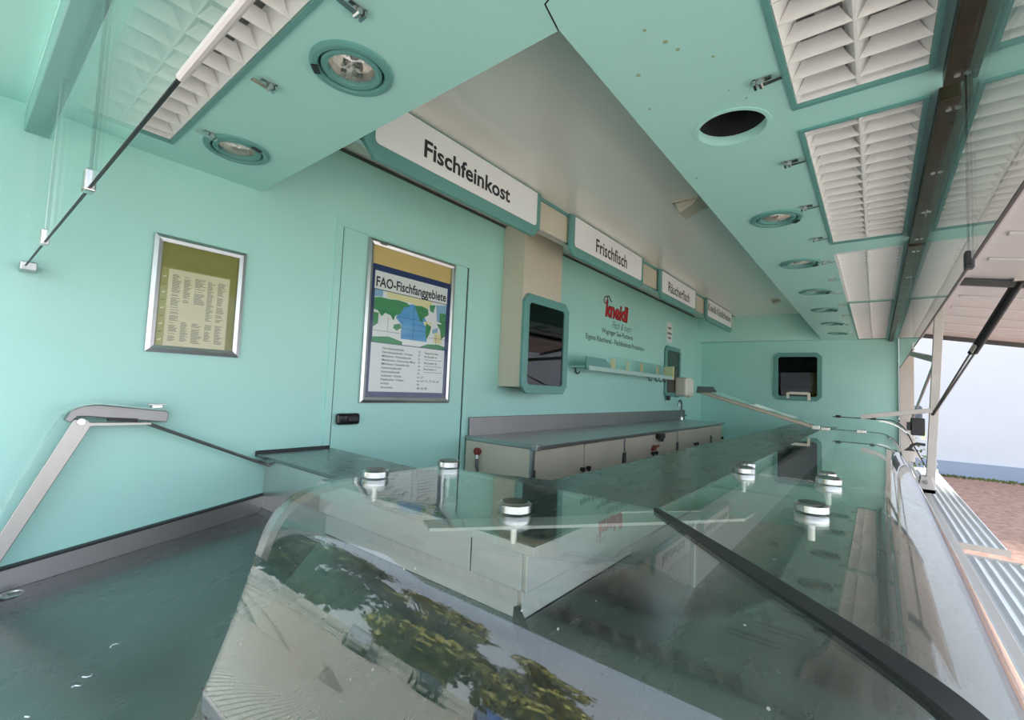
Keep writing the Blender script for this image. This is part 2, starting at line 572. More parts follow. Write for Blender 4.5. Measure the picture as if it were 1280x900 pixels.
# small paint chips on the front soffit
g = G()
for (x, y, r) in ((0.98, .375, .006), (1.02, .36, .005), (1.05, .47, .006), (1.24, .30, .003), (1.30, .27, .003), (1.09, .30, .004), (0.92, .40, .004), (1.7, .52, .004), (1.2, .5, .004)):
    g.lathe((x, y, ZS), [(0.0001, -0.0008), (r, -0.0008), (r, 0.0)], 9)
P('paint_chips', g, mat('olive_chip', (0.30, 0.42, 0.25), 0.6), sof)


# ------------------------------------------------------------------ louvre grilles
def blade_mesh(length, axis, m):
    """one V blade: thin lower edge, wide top, ends cut back like a parabolic louvre"""
    bm = bmesh.new()
    h, tb, tt, cut = 0.042, 0.003, 0.012, 0.024
    L = length / 2
    pts = []
    for (t, z, l) in ((tb, 0.0, L), (tt * 0.55, h * 0.5, L - cut * 0.55), (tt, h, L - cut)):
        pts.append([(-l, -t / 2, z), (l, -t / 2, z), (l, t / 2, z), (-l, t / 2, z)])
    V = [[bm.verts.new((p[0], p[1], p[2]) if axis == 'X' else (p[1], p[0], p[2])) for p in r] for r in pts]
    bm.faces.new(V[0]); bm.faces.new(V[2][::-1])
    for a, b in zip(V, V[1:]):
        for i in range(4):
            j = (i + 1) % 4
            bm.faces.new((a[i], b[i], b[j], a[j]))
    bmesh.ops.recalc_face_normals(bm, faces=bm.faces[:])
    me = bpy.data.meshes.new('blade')
    bm.to_mesh(me); bm.free()
    me.materials.append(m)
    return me


def grille(x0, x1, y0, y1, along, n, label, chamfer=False, LOUV=LOUV):
    """along: the axis the grille is long in; blades run across it, in two columns beside a spine"""
    cx, cy = (x0 + x1) / 2, (y0 + y1) / 2
    t = T('louvre_light', label, 'ceiling light', (cx, cy, ZS), 'louvre lights in the soffits')
    z0 = ZS + 0.004
    g = G()
    if not chamfer:
        g.frame([(x0, y0, ZS - 0.006), (x1, y0, ZS - 0.006), (x1, y1, ZS - 0.006), (x0, y1, ZS - 0.006)],
                [(x0 + FR, y0 + FR, ZS - 0.006), (x1 - FR, y0 + FR, ZS - 0.006), (x1 - FR, y1 - FR, ZS - 0.006), (x0 + FR, y1 - FR, ZS - 0.006)], (0, 0, 0.014))
        P('frame', g, TEALD, t)
    else:
        c = 0.03
        o_ = [(x0 + c, y0, z0), (x1, y0, z0), (x1, y1, z0), (x0 + c, y1, z0), (x0, y1 - c, z0), (x0, y0 + c, z0)]
        i_ = [(x0 + c + .012, y0 + .012, z0), (x1 - .012, y0 + .012, z0), (x1 - .012, y1 - .012, z0), (x0 + c + .012, y1 - .012, z0), (x0 + .04, y1 - c - .012, z0), (x0 + .04, y0 + c + .012, z0)]
        g.frame(o_, i_, (0, 0, 0.04))
        P('frame', g, LOUV, t)
    # housing tray
    g = G()
    zt = ZS + 0.15
    for q in ([(x0, y0, ZS), (x1, y0, ZS), (x1, y0, zt), (x0, y0, zt)], [(x0, y1, ZS), (x1, y1, ZS), (x1, y1, zt), (x0, y1, zt)],
              [(x0, y0, ZS), (x0, y1, ZS), (x0, y1, zt), (x0, y0, zt)], [(x1, y0, ZS), (x1, y1, ZS), (x1, y1, zt), (x1, y0, zt)],
              [(x0, y0, zt), (x1, y0, zt), (x1, y1, zt), (x0, y1, zt)]):
        g.quad(q)
    P('housing', g, mat('grey_lamp_housing', (0.42, 0.41, 0.40), 0.5), t)
    ins = FR + 0.001
    g = G()
    if along == 'X':
        g.hexa([(x0 + ins, cy - .003, z0), (x1 - ins, cy - .003, z0), (x1 - ins, cy + .003, z0), (x0 + ins, cy + .003, z0),
                (x0 + ins, cy - .022, z0 + .055), (x1 - ins, cy - .022, z0 + .055), (x1 - ins, cy + .022, z0 + .055), (x0 + ins, cy + .022, z0 + .055)])
    else:
        g.hexa([(cx - .003, y0 + ins, z0), (cx + .003, y0 + ins, z0), (cx + .003, y1 - ins, z0), (cx - .003, y1 - ins, z0),
                (cx - .022, y0 + ins, z0 + .055), (cx + .022, y0 + ins, z0 + .055), (cx + .022, y1 - ins, z0 + .055), (cx - .022, y1 - ins, z0 + .055)])
    P('spine', g, LOUV, t)
    # sloping side reflectors
    for sgn in (-1, 1):
        g = G()
        if along == 'X':
            ye = y0 + ins if sgn < 0 else y1 - ins
            g.quad([(x0 + ins, ye, z0), (x1 - ins, ye, z0), (x1 - ins, ye - sgn * .026, z0 + .055), (x0 + ins, ye - sgn * .026, z0 + .055)])
        else:
            xe = x0 + ins if sgn < 0 else x1 - ins
            g.quad([(xe, y0 + ins, z0), (xe, y1 - ins, z0), (xe - sgn * .026, y1 - ins, z0 + .055), (xe - sgn * .026, y0 + ins, z0 + .055)])
        P('side_reflector', g, LOUV, t)
    for xe, ye in (((x0 + ins, 1), (x1 - ins, -1)) if along == 'X' else ((y0 + ins, 1), (y1 - ins, -1))):
        g = G()
        if along == 'X':
            g.quad([(xe, y0 + ins, z0), (xe, y1 - ins, z0), (xe + ye * .012, y1 - ins, z0 + .055), (xe + ye * .012, y0 + ins, z0 + .055)])
        else:
            g.quad([(x0 + ins, xe, z0), (x1 - ins, xe, z0), (x1 - ins, xe + ye * .012, z0 + .055), (x0 + ins, xe + ye * .012, z0 + .055)])
        P('end_reflector', g, LOUV, t)
    # tubes
    for f in (0.27, 0.73):
        g = G()
        if along == 'X':
            yy = y0 + f * (y1 - y0); g.cyl((x0 + .04, yy, ZS + .11), (x1 - .04, yy, ZS + .11), .013, n=10)
        else:
            xx = x0 + f * (x1 - x0); g.cyl((xx, y0 + .04, ZS + .11), (xx, y1 - .04, ZS + .11), .013, n=10)
        P('tube', g, TUBE, t, smooth=True)
    half = ((y1 - y0) if along == 'X' else (x1 - x0)) / 2 - FR - 0.003
    me = blade_mesh(half, 'Y' if along == 'X' else 'X', LOUV)
    ln = (x1 - x0) if along == 'X' else (y1 - y0)
    for i in range(n):
        p = ins + 0.01 + (i + 0.5) * (ln - 2 * ins - 0.012) / n
        for sgn in (-1, 1):
            o = bpy.data.objects.new('slat', me); COL.objects.link(o); o.parent = t
            q = sgn * (half / 2 + 0.003)
            o.location = Vector((x0 + p - cx, q, 0.004)) if along == 'X' else Vector((q, y0 + p - cy, 0.004))
    return t


grille(*GR_F[0], GY0, GY1, 'X', 10, 'white louvre ceiling light beside the open round hole in the front soffit')
grille(*GR_F[1], GY0, GY1, 'X', 16, 'second white louvre ceiling light along the front soffit, after the open hole')
grille(*GR_F[2], GY0, GY1, 'X', 21, 'white louvre ceiling light with cut corners and no teal frame, middle of front soffit', chamfer=True, LOUV=LOUVW)
grille(*GR_F[3], GY0, GY1, 'X', 36, 'long white louvre ceiling light nearest the far end wall', LOUV=LOUVW)
grille(GX0, GX1, *GR_L, 'Y', 19, 'white louvre ceiling light in the left soffit behind hanging glass')


# ------------------------------------------------------------------ spotlights
def spot(c, label, yaw, tilt=0.35):
    x, y = c
    t = T('ceiling_spotlight', label, 'spotlight', (x, y, ZS), 'round spotlights in the soffits')
    g = G(); g.lathe((x, y, ZS), [(0.104, 0.0), (0.103, -0.006), (0.096, -0.010), (0.084, -0.009), (0.082, -0.002), (0.080, 0.02)], 44)
    P('outer_ring', g, TEALD, t, smooth=True)
    g = G(); g.lathe((x, y, ZS), [(0.077, 0.012), (0.076, -0.004), (0.070, -0.007), (0.060, -0.005), (0.057, 0.010)], 44)
    P('gimbal_ring', g, TEALD, t, smooth=True)
    # faceted reflector bowl
    g = G(); g.lathe((x, y, ZS), [(0.058, 0.006), (0.056, 0.03), (0.048, 0.055), (0.032, 0.075), (0.010, 0.085), (0.0005, 0.085)], 12)
    P('reflector', g, LAMPM, t)
    g = G(); g.cyl((x - 0.006, y, ZS + 0.07), (x + 0.006, y, ZS + 0.035), 0.012, n=10)
    P('bulb', g, mat('dark_bulb', (0.03, 0.03, 0.03), 0.2), t, smooth=True)
    g = G(); g.lathe((x, y, ZS), [(0.0005, 0.004), (0.057, 0.004)], 24)
    P('lens', g, GLASSP, t)
    a = yaw
    u = Vector((math.cos(a), math.sin(a), 0)); v = Vector((-math.sin(a), math.cos(a), 0))
    p = Vector((x, y, ZS - 0.010)) + u * 0.089
    g = G(); g.prism([p - u * .008 - v * .016, p + u * .008 - v * .016, p + u * .008 + v * .016, p - u * .008 + v * .016], (0, 0, -0.004))
    P('latch', g, BLACK, t)
    return t


spot(LAMPS_L[0], 'large round spotlight with teal ring in left soffit, nearer of the two there', 2.4)
spot(LAMPS_L[1], 'round spotlight in left soffit next to the back wall', -1.2)
names = ['first round spotlight after the open hole in the front soffit', 'second round spotlight after the open hole in the front soffit',
         'third round spotlight after the open hole, its reflector bright', 'fourth round spotlight after the open hole in the front soffit',
         'fifth round spotlight after the open hole in the front soffit', 'last round spotlight in the front soffit, by the far end wall']
for c, nme in zip(LAMPS_F, names):
    spot(c, nme, -0.9)


# ------------------------------------------------------------------ spring clips on the soffits
def clip(x, y, d, label):
    """d: direction (unit) from the clip towards the grille it holds"""
    t = T('spring_clip', label, 'clip', (x, y, ZS), 'metal spring clips along the grilles')
    d = Vector((d[0], d[1], 0)); s = Vector((-d.y, d.x, 0))
    c = Vector((x, y, ZS))
    g = G()
    for a, b, z0, z1 in ((-.028, .012, 0, -.003), (-.028, -.022, 0, -.016)):
        g.prism([c + d * a - s * .012 + Vector((0, 0, z1)), c + d * b - s * .012 + Vector((0, 0, z1)), c + d * b + s * .012 + Vector((0, 0, z1)), c + d * a + s * .012 + Vector((0, 0, z1))], (0, 0, z0 - z1))
    P('plate', g, CHROME, t)
    g = G(); g.bar(c + d * -.012 + Vector((0, 0, -.013)), c + d * .034 + Vector((0, 0, -.010)), .014, .003)
    P('tongue', g, CHROME, t)
    g = G(); g.cyl(c + d * -.012 - s * .011 + Vector((0, 0, -.010)), c + d * -.012 + s * .011 + Vector((0, 0, -.010)), .007, n=10)
    P('pin', g, STEEL, t, smooth=True)


for i, y in enumerate((0.878, 1.308, 1.745)):
    clip(0.492, y, (-1, 0), ('small metal spring clip at top edge beside left soffit grille', 'small metal spring clip between the two left soffit spotlights', 'small metal spring clip touching the left spotlight by the back wall')[i])
CL = [(1.245, 'small metal spring clip beside first grille, before the open hole'), (1.745, 'small metal spring clip just after the open round hole'),
      (2.195, 'small metal spring clip beside the first front spotlight'), (2.665, 'small metal spring clip between first and second front spotlights'),
      (3.145, 'small metal spring clip beside the second front spotlight'), (3.62, 'small metal spring clip between second and third front spotlights'),
      (4.08, 'small metal spring clip beside the third front spotlight'), (4.6, 'small metal spring clip between third and fourth front spotlights'),
      (5.2, 'small metal spring clip between fourth and fifth front spotlights'), (5.8, 'small metal spring clip beside the fifth front spotlight'),
      (6.4, 'small metal spring clip before the last front spotlight'), (6.9, 'small metal spring clip nearest the far end wall')]
for x, lb in CL:
    clip(x, 0.214, (0, -1), lb)

# ------------------------------------------------------------------ ceiling fittings
for (x, y, lb) in ((2.78, 0.885, 'small cream wedge-shaped vent on the glossy ceiling near the soffit edge'), (6.1, 0.92, 'tiny dark fitting on the glossy ceiling near the far end')):
    t = T('ceiling_vent', lb, 'vent', (x, y, ZC))
    k = 1.3 if x < 4 else 0.8
    g = G(); g.box(x - .075 * k, x + .075 * k, y - .06 * k, y + .06 * k, ZC - .008, ZC); P('base_plate', g, CREAM, t, bevel=.002)
    g = G()
    g.prism([(x - .06 * k, y - .05 * k, ZC - .008), (x - .06 * k, y + .05 * k, ZC - .008), (x - .06 * k, y + .03 * k, ZC - .055 * k), (x - .06 * k, y - .03 * k, ZC - .03 * k)], (.10 * k, 0, 0))
    P('hood', g, CREAM if x < 4 else CREAMD, t, bevel=.003)

# ------------------------------------------------------------------ sign header
t = T('sign_header', 'cream header board running below the glossy ceiling along the back', 'header board', (3.9, 1.6, 0.97))
g = G(); g.box(SX + 0.02, 7.04, 1.60, 1.63, 0.975, ZC); P('board', g, CREAM, t)
g = G(); g.box(SX + 0.02, 7.04, 1.592, 1.60, 1.150, ZC); P('top_strip', g, TEALD, t)
g = G(); g.box(SX + 0.02, 7.04, 1.60, 1.635, 0.962, 0.975); P('bottom_strip', g, ALU, t)


def shop_sign(x0, x1, body, tx0, tx1, zb, cap, label, bold):
    t = T('shop_sign', label, 'sign', ((x0 + x1) / 2, 1.575, 0.9), 'product signs on the header board')
    z0 = 0.897
    g = G(); g.prism(oct_pts(x0, x1, z0, 1.168, 1.566, 0.055, True), (0, 0.0255, 0)); P('frame', g, TEALD, t, bevel=.004)
    g = G(); a, b, c = x0 + .045, x1 - .045, z0 + .062
    r = .022
    pts = [(a, 1.565, 1.158), (a, 1.565, c + r)] + [(a + r - r * math.cos(u), 1.565, c + r - r * math.sin(u)) for u in (.4, .8, 1.2)] + [(a + r, 1.565, c), (b - r, 1.565, c)] + \
          [(b - r + r * math.sin(u), 1.565, c + r - r * math.cos(u)) for u in (.4, .8, 1.2)] + [(b, 1.565, c + r), (b, 1.565, 1.158)]
    g.prism(pts, (0, -.003, 0)); P('face', g, WHITE, t)
    if isinstance(body, tuple):
        text('word', body[0], tx0, tx0 + (tx1 - tx0) * .33, zb, cap, 1.5612, INK, t, bold=bold)
        text('word', body[1], tx0 + (tx1 - tx0) * .37, tx1, zb, cap, 1.5612, INK, t, bold=bold)
    else:
        text('word', body, tx0, tx1, zb, cap, 1.5612, INK, t, bold=bold)


shop_sign(0.965, 2.165, 'Fischfeinkost', 1.258, 1.866, 1.010, 0.078, 'teal-framed white sign reading Fischfeinkost, above the door', 0.024)
shop_sign(2.515, 3.71, 'Frischfisch', 2.85, 3.37, 0.998, 0.098, 'teal-framed white sign reading Frischfisch', 0.016)
shop_sign(4.105, 5.20, 'R\u00e4ucherfisch', 4.31, 4.95, 0.993, 0.098, 'teal-framed white sign reading R\u00e4ucherfisch', 0.014)
shop_sign(5.595, 6.82, ('Kneidls', 'K\u00f6stlichkeiten'), 5.655, 6.72, 1.030, 0.085, 'teal-framed white sign with two words, farthest along the header', 0.016)
# thin dark joint where ceiling meets the back wall
g = G(); g.box(0.82, 6.85, D - 0.012, D, ZC - 0.016, ZC - 0.004); P('trim_4', g, mat('dark_sealant', (0.06, 0.07, 0.06), 0.6), kind='structure', label='dark sealant joint between back wall and ceiling')

# ------------------------------------------------------------------ cable duct column and windows
t = T('duct_column', 'cream boxed duct column on the back wall beside the door', 'column', (2.7, 2.0, 0.0))
g = G(); g.box(2.465, 2.95, 1.905, D, 0.007, ZC - 0.005); P('casing', g, CREAM, t, bevel=.004)
g = G(); g.box(2.945, 2.965, 1.93, D, 0.007, ZC - 0.005); P('edge_strip', g, TEALD, t)


def octo_window(name, label, x0, x1, z0, z1, y, depth, fw, c):
    """a dark window in an eight-sided teal frame on a wall at y"""
    t = T(name, label, None, ((x0 + x1) / 2, y, z0), kind='structure')
    g = G()
    g.frame(oct_pts(x0, x1, z0, z1, y - .026, c), oct_pts(x0 + fw, x1 - fw, z0 + fw, z1 - fw, y - .026, c * .35), (0, .024, 0))
    P('window_frame', g, TEALD, t, bevel=.004)
    g = G(); g.prism(oct_pts(x0 + fw - .004, x1 - fw + .004, z0 + fw - .004, z1 - fw + .004, y - .016, c * .35), (0, .005, 0))
    P('pane', g, GLASSW, t)
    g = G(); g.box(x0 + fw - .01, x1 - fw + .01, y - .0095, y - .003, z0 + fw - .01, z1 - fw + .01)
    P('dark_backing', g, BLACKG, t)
    for k, zz in enumerate((0.38, 0.56, 0.63)):
        g = G(); zc = z0 + (z1 - z0) * zz
        g.box(x0 + fw, x1 - fw, y - .0107, y - .0096, zc - .012, zc + .006)
        P('blind_slat', g, mat('dark_blind', (0.045, 0.04, 0.036), 0.5), t)
    return t


octo_window('window_1', 'dark window in eight-sided teal frame at the foot of the cream column', 2.455, 3.035, -0.035, 0.665, 1.905, 0, 0.062, 0.055)
octo_window('window_2', 'narrow-looking dark window in teal frame beyond the wall shelf', 5.70, 6.27, -0.03, 0.625, D, 0, 0.055, 0.05)

# window in the far end wall (plane X = XE)
t = T('window_3', 'dark window in eight-sided teal frame in the far end wall', None, (XE, 0.84, 0.0), kind='structure')


def yz(pts, x):
    return [(x, p[0], p[2]) for p in pts]


o8 = oct_pts(0.555, 1.120, -0.005, 0.645, 0, 0.055); i8 = oct_pts(0.610, 1.065, 0.05, 0.590, 0, 0.02)
g = G(); g.frame(yz(o8, XE - .028), yz(i8, XE - .028), (.026, 0, 0)); P('window_frame', g, TEALD, t, bevel=.004)
g = G(); g.prism(yz(oct_pts(.606, 1.069, .046, .594, 0, .02), XE - .018), (.005, 0, 0)); P('pane', g, GLASSE, t)
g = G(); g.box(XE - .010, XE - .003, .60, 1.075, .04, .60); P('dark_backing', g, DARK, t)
g = G(); g.box(XE - .011, XE - .0098, .61, .97, .19, .27); g.box(XE - .011, XE - .0098, .63, .95, .13, .17); P('dark_shapes', g, mat('dark_blind', (0.045, 0.04, 0.036), 0.5), t)
g = G()  # pale bars added to imitate a white reflection low in the pane
for q in ((.93, .962, .02, .10), (.70, .93, .075, .11), (.685, .72, .0, .10)):
    g.box(XE - .040, XE - .028, q[0], q[1], q[2], q[3])
P('reflection_shape', g, DISP, None, bevel=.004, label='small pale bent shape imitating a reflection at the bottom of the far end window', cat='reflection')

# ------------------------------------------------------------------ door with map poster
t = T('door_1', 'teal door with a framed fishing-area poster', None, (1.67, D, ZF), kind='structure')
dx0, dx1, dz1 = 1.205, 2.115, 0.775
g = G()
g.frame([(dx0 - .035, D - .008, ZF), (dx1 + .035, D - .008, ZF), (dx1 + .035, D - .008, dz1 + .04), (dx0 - .035, D - .008, dz1 + .04)],
        [(dx0, D - .008, ZF + .001), (dx1, D - .008, ZF + .001), (dx1, D - .008, dz1), (dx0, D - .008, dz1)], (0, .008, 0))
P('door_frame', g, TEAL, t, bevel=.003)
g = G(); g.box(dx0 + .006, dx1 - .012, D - .004, D, ZF + .01, dz1 - .006); P('door_leaf', g, TEAL, t)
g = G(); g.box(dx1 - .012, dx1, D - .0015, D, ZF + .01, dz1); g.box(dx0, dx0 + .006, D - .0012, D, ZF + .01, dz1); P('door_gap', g, DARK, t)
g = G(); g.box(1.225, 1.352, D - .035, D - .004, -.222, -.164); lt = P('latch', g, BLACKG, t, bevel=.014, label='black recessed door latch', seg=3)
g = G(); g.box(1.28, 1.335, D - .044, D - .033, -.205, -.18); P('latch_lever', g, BLACK, lt, bevel=.004)

t = T('poster_frame', 'aluminium snap frame on the teal door holding the FAO fishing-area map poster', 'poster', (1.665, D - .004, -.11))
fx0, fx1, fz0, fz1 = 1.352, 1.985, -.112, .764


def mitre_frame(t, x0, x1, z0, z1, y, w, d, m):
    for k in range(4):
        g = G()
        O = [(x0, z0), (x1, z0), (x1, z1), (x0, z1)]; I = [(x0 + w, z0 + w), (x1 - w, z0 + w), (x1 - w, z1 - w), (x0 + w, z1 - w)]
        j = (k + 1) % 4
        a, b, c, e = O[k], O[j], I[j], I[k]
        mid = [((a[0] + e[0]) / 2, (a[1] + e[1]) / 2), ((b[0] + c[0]) / 2, (b[1] + c[1]) / 2)]
        rows = [[(a[0], y, a[1]), (b[0], y, b[1])], [(a[0], y - d * .7, a[1]), (b[0], y - d * .7, b[1])], [(mid[0][0], y - d, mid[0][1]), (mid[1][0], y - d, mid[1][1])],
                [(e[0], y - d * .7, e[1]), (c[0], y - d * .7, c[1])], [(e[0], y, e[1]), (c[0], y, c[1])]]
        g.grid(rows)
        P('frame_bar', g, m, t)


mitre_frame(t, fx0, fx1, fz0, fz1, D - .004, .030, .016, ALU)
y0 = D - .0048
g = G(); g.box(fx0 + .025, fx1 - .025, y0, y0 + .0006, fz0 + .025, fz1 - .025); P('backing', g, YELLOW, t, label='ochre backing sheet showing above the poster')
px0, px1, pz0, pz1 = 1.384, 1.957, -.082, .635
g = G(); g.box(px0, px1, y0 - .0008, y0 - .0002, pz0, pz1); P('border', g, NAVY, t, label='navy poster border')
wx0, wx1, wz0, wz1 = 1.405, 1.932, -.052, .60
g = G(); g.box(wx0, wx1, y0 - .0014, y0 - .0009, wz0, wz1); P('sheet', g, WPAPER, t)
yt = y0 - .0020
text('title', 'FAO-Fischfanggebiete', 1.414, 1.922, .517, .052, yt, INK, t, bold=0.024)
# map
mx0, mx1, mz0, mz1 = 1.408, 1.928, .215, .497


def MP(u, v):
    return (mx0 + u * (mx1 - mx0), mz0 + v * (mz1 - mz0))


def flat(name, polys, y, m):
    g = G()
    for pl in polys:
        g.prism([(MP(u, v)[0], y, MP(u, v)[1]) for u, v in pl], (0, .0003, 0))
    P(name, g, m, t)


flat('map_border', [[(-.008, -.015), (1.008, -.015), (1.008, 1.015), (-.008, 1.015)]], yt, NAVY)
flat('map_outer_sea', [[(0, 0), (1, 0), (1, 1), (0, 1)]], yt - .0004, WPAPER)
flat('map_pacific', [[(.36, .12), (.72, .12), (.74, .45), (.62, .80), (.50, .86), (.36, .80), (.28, .52), (.36, .40)]], yt - .0008, SEA)
flat('map_pale_sea', [[(.80, .40), (.88, .46), (.88, .30), (.80, .33)], [(.84, .95), (1, .98), (1, .55), (.86, .60)], [(0, 1), (.10, 1), (.10, .88), (0, .86)]], yt - .0009, mat('map_mid_blue', (0.25, 0.45, 0.66), 0.5))
flat('map_arctic', [[(.14, 1), (.80, 1), (.70, .80), (.46, .88), (.16, .88)], [(.82, .12), (.95, .12), (.95, .30), (.84, .36)], [(.66, .55), (.78, .55), (.78, .46), (.68, .46)]], yt - .0010, MAPY)
flat('map_land', [[(.0, .84), (.08, .87), (.18, .86), (.30, .88), (.42, .86), (.46, .80), (.38, .76), (.34, .62), (.27, .56), (.25, .45), (.21, .55), (.14, .58), (.10, .50), (.05, .60), (.0, .62)],
                  [(.26, .38), (.34, .42), (.36, .34), (.30, .27), (.25, .31)],
                  [(.52, .84), (.62, .86), (.72, .82), (.73, .70), (.66, .62), (.63, .50), (.58, .64)],
                  [(.70, .52), (.78, .46), (.76, .30), (.71, .16), (.70, .34)],
                  [(.74, .92), (.83, .94), (.80, .76), (.75, .80)],
                  [(.90, .78), (1, .80), (1, .50), (.90, .60)], [(.86, .54), (1, .56), (1, .30), (.94, .22), (.92, .42)],
                  [(0, .56), (.06, .56), (.06, .36), (0, .28)],
                  [(0, 0), (0, .09), (.2, .13), (.38, .06), (.38, 0)], [(.62, 0), (.74, .08), (.9, .10), (1, .06), (1, 0)]], yt - .0012, LANDG)
g = G()
for (u0, v0, u1, v1) in ((.28, .55, .72, .55), (.36, .33, .74, .33), (.52, .12, .52, .86), (.36, .12, .36, .45), (0, .22, .34, .22), (.18, .22, .18, .5), (.74, .22, 1, .22), (.86, .06, .86, .3), (.5, .45, .7, .45)):
    a, b = MP(u0, v0), MP(u1, v1)
    g.bar((a[0], yt - .0015, a[1]), (b[0], yt - .0015, b[1]), .0003, .0018, up=(0, 0, 1) if abs(a[1] - b[1]) < .01 else (1, 0, 0))
P('map_zone_lines', g, NAVY, t)
rows = [('Nordwestatlantik', '21'), ('Nordostatlantik, Ostsee', '27'), ('Mittlerer Westatlantik', '31'), ('Mittelmeer, Schwarzes Meer', '37'), ('Mittlerer Ostatlantik', '34'), ('S\u00fcdwestatlantik', '41'),
        ('S\u00fcdostatlantik', '47'), ('Indischer Ozean', '51, 57'), ('Pazifischer Ozean', '61, 67, 71, 77, 81, 87'), ('Arktis', '18'), ('Antarktis', '48, 58, 88')]
for i, (a, b) in enumerate(rows):
    z = .180 - i * .0213
    text('list_line', a, 1.478, 1.478 + .0090 * len(a), z, .0115, yt, INK, t, bold=0.012)
    text('list_number', b, 1.728, 1.728 + .0078 * len(b), z, .0115, yt, INK, t, bold=0.012)
for i, (a, z) in enumerate((('Fangmethoden', .178), ('Buchstabe A', .156), ('Buchstabe B', .118), ('Buchstabe C', .082))):
    text('list_line', a, 1.775, 1.775 + .0090 * len(a), z, .0115, yt, INK, t, bold=0.012)
g = G()
for z in (.142, .104, .068):
    g.box(1.775, 1.915, yt - .0004, yt, z, z + .002)
P('list_rules', g, INK, t)
g = G(); g.box(fx0 + .028, fx1 - .028, D - .0105, D - .0095, fz0 + .028, fz1 - .028); P('cover_sheet', g, GLASSP, t)
g = G(); g.box(1.415, 1.46, D - .0215, D - .014, .742, .758); P('frame_clip', g, STEEL, t)

# ------------------------------------------------------------------ small picture frame with price list
t = T('picture_frame', 'small aluminium frame with cream printed sheet on olive backing, left on teal wall', 'picture frame', (.61, D, .075))
mitre_frame(t, .452, .768, .076, .520, D, .026, .016, ALU)
g = G(); g.box(.474, .748, D - .004, D - .0005, .098, .498); P('backing', g, OLIVE, t)
g = G(); g.box(.483, .716, D - .0048, D - .0042, .096, .40); P('sleeve', g, SLEEVE, t)
g = G(); g.box(.5055, .7135, D - .0058, D - .0050, .0995, .396); P('sheet', g, PAPER, t)
g = G()
rr = random.Random(3)
for ci, (cx0, w, blocks) in enumerate(((.518, .030, ((.375, .19), (.18, .12))), (.556, .026, ((.372, .27), (.195, .12))), (.592, .038, ((.372, .27), (.195, .115))), (.636, .026, ((.37, .21), (.195, .13))), (.672, .030, ((.37, .21), (.195, .12))))):
    for top, bot in blocks:
        z = top
        while z > bot:
            ww = w * (0.5 + 0.5 * rr.random())
            g.box(cx0, cx0 + ww, D - .0062, D - .0058, z, z + .0022)
            z -= .0045 if rr.random() < .9 else .009
P('printed_lines', g, GINK, t, kind='stuff')
for k in range(9):
    z = .12 + k * .03
    g = G(); g.prism([(.488, D - .0050, z), (.499, D - .0050, z + .004), (.499, D - .0050, z + .009), (.488, D - .0050, z + .005)], (0, .0002, 0))
    P('punch_hole', g, OLIVE if k % 2 else PAPER, t)
g = G(); g.box(.476, .746, D - .0105, D - .0098, .100, .496); P('cover_sheet', g, GLASSP, t)

# ------------------------------------------------------------------ lettering on the back wall
t = T('wall_lettering', 'painted firm lettering in red and dark teal above the wall shelf', 'lettering', (4.4, D, .49))
yw = D - .0012
for nm, m, bold, dy in (('logo_outline', INK, .060, .0004), ('logo_word', RED, .026, 0)):
    text(nm, 'kneidl', 4.06, 4.60, .762, .150, yw + dy, m, t, bold=bold, shear=.12)
g = G(); pts = []
for k in range(26):
    a = k / 25 * 5.4 + .3
    r = .050 - .030 * k / 25
    pts.append((4.065 + r * math.cos(a), yw, .905 + r * math.sin(a)))
g.tube(pts, .0055, 6); P('logo_curl', g, mat('dark_red_logo', (0.16, 0.01, 0.012), 0.4), t)
g = G(); g.tube([(4.075 + .02 * math.sin(k / 3), yw, .955 - k * .004) if k < 4 else (4.09 + (k - 4) * .012, yw, .940 + .022 * math.sin((k - 4) / 9 * 5)) for k in range(14)], .006, 6); P('logo_tail', g, INK, t)
text('script_line', 'Fisch & mehr', 4.22, 4.70, .655, .075, yw, SCRIPT, t, shear=.45)
text('slogan_line', 'Waginger See-Fischerei', 4.0, 4.73, .580, .050, yw, mat('dark_teal_print', (0.02, 0.05, 0.05), 0.5), t, bold=.006)
text('slogan_line', 'Eigene R\u00e4ucherei - Fischfeinkost-Produktion', 3.69, 5.05, .488, .052, yw, mat('dark_teal_print', (0.02, 0.05, 0.05), 0.5), t, bold=.006)

# notice strip above window 2
t = T('paper_notice', 'narrow white paper notice with three printed lines above narrow dark window', 'notice', (5.87, D, .70))
g = G(); g.box(5.765, 5.975, D - .002, D - .0005, .675, .935); P('sheet', g, WPAPER, t)
for k, (w, z) in enumerate(((.13, .865), (.15, .795), (.10, .735))):
    g = G(); g.box(5.87 - w / 2, 5.87 + w / 2, D - .0028, D - .0021, z - .014, z + .012); P('print_line', g, GINK, t)

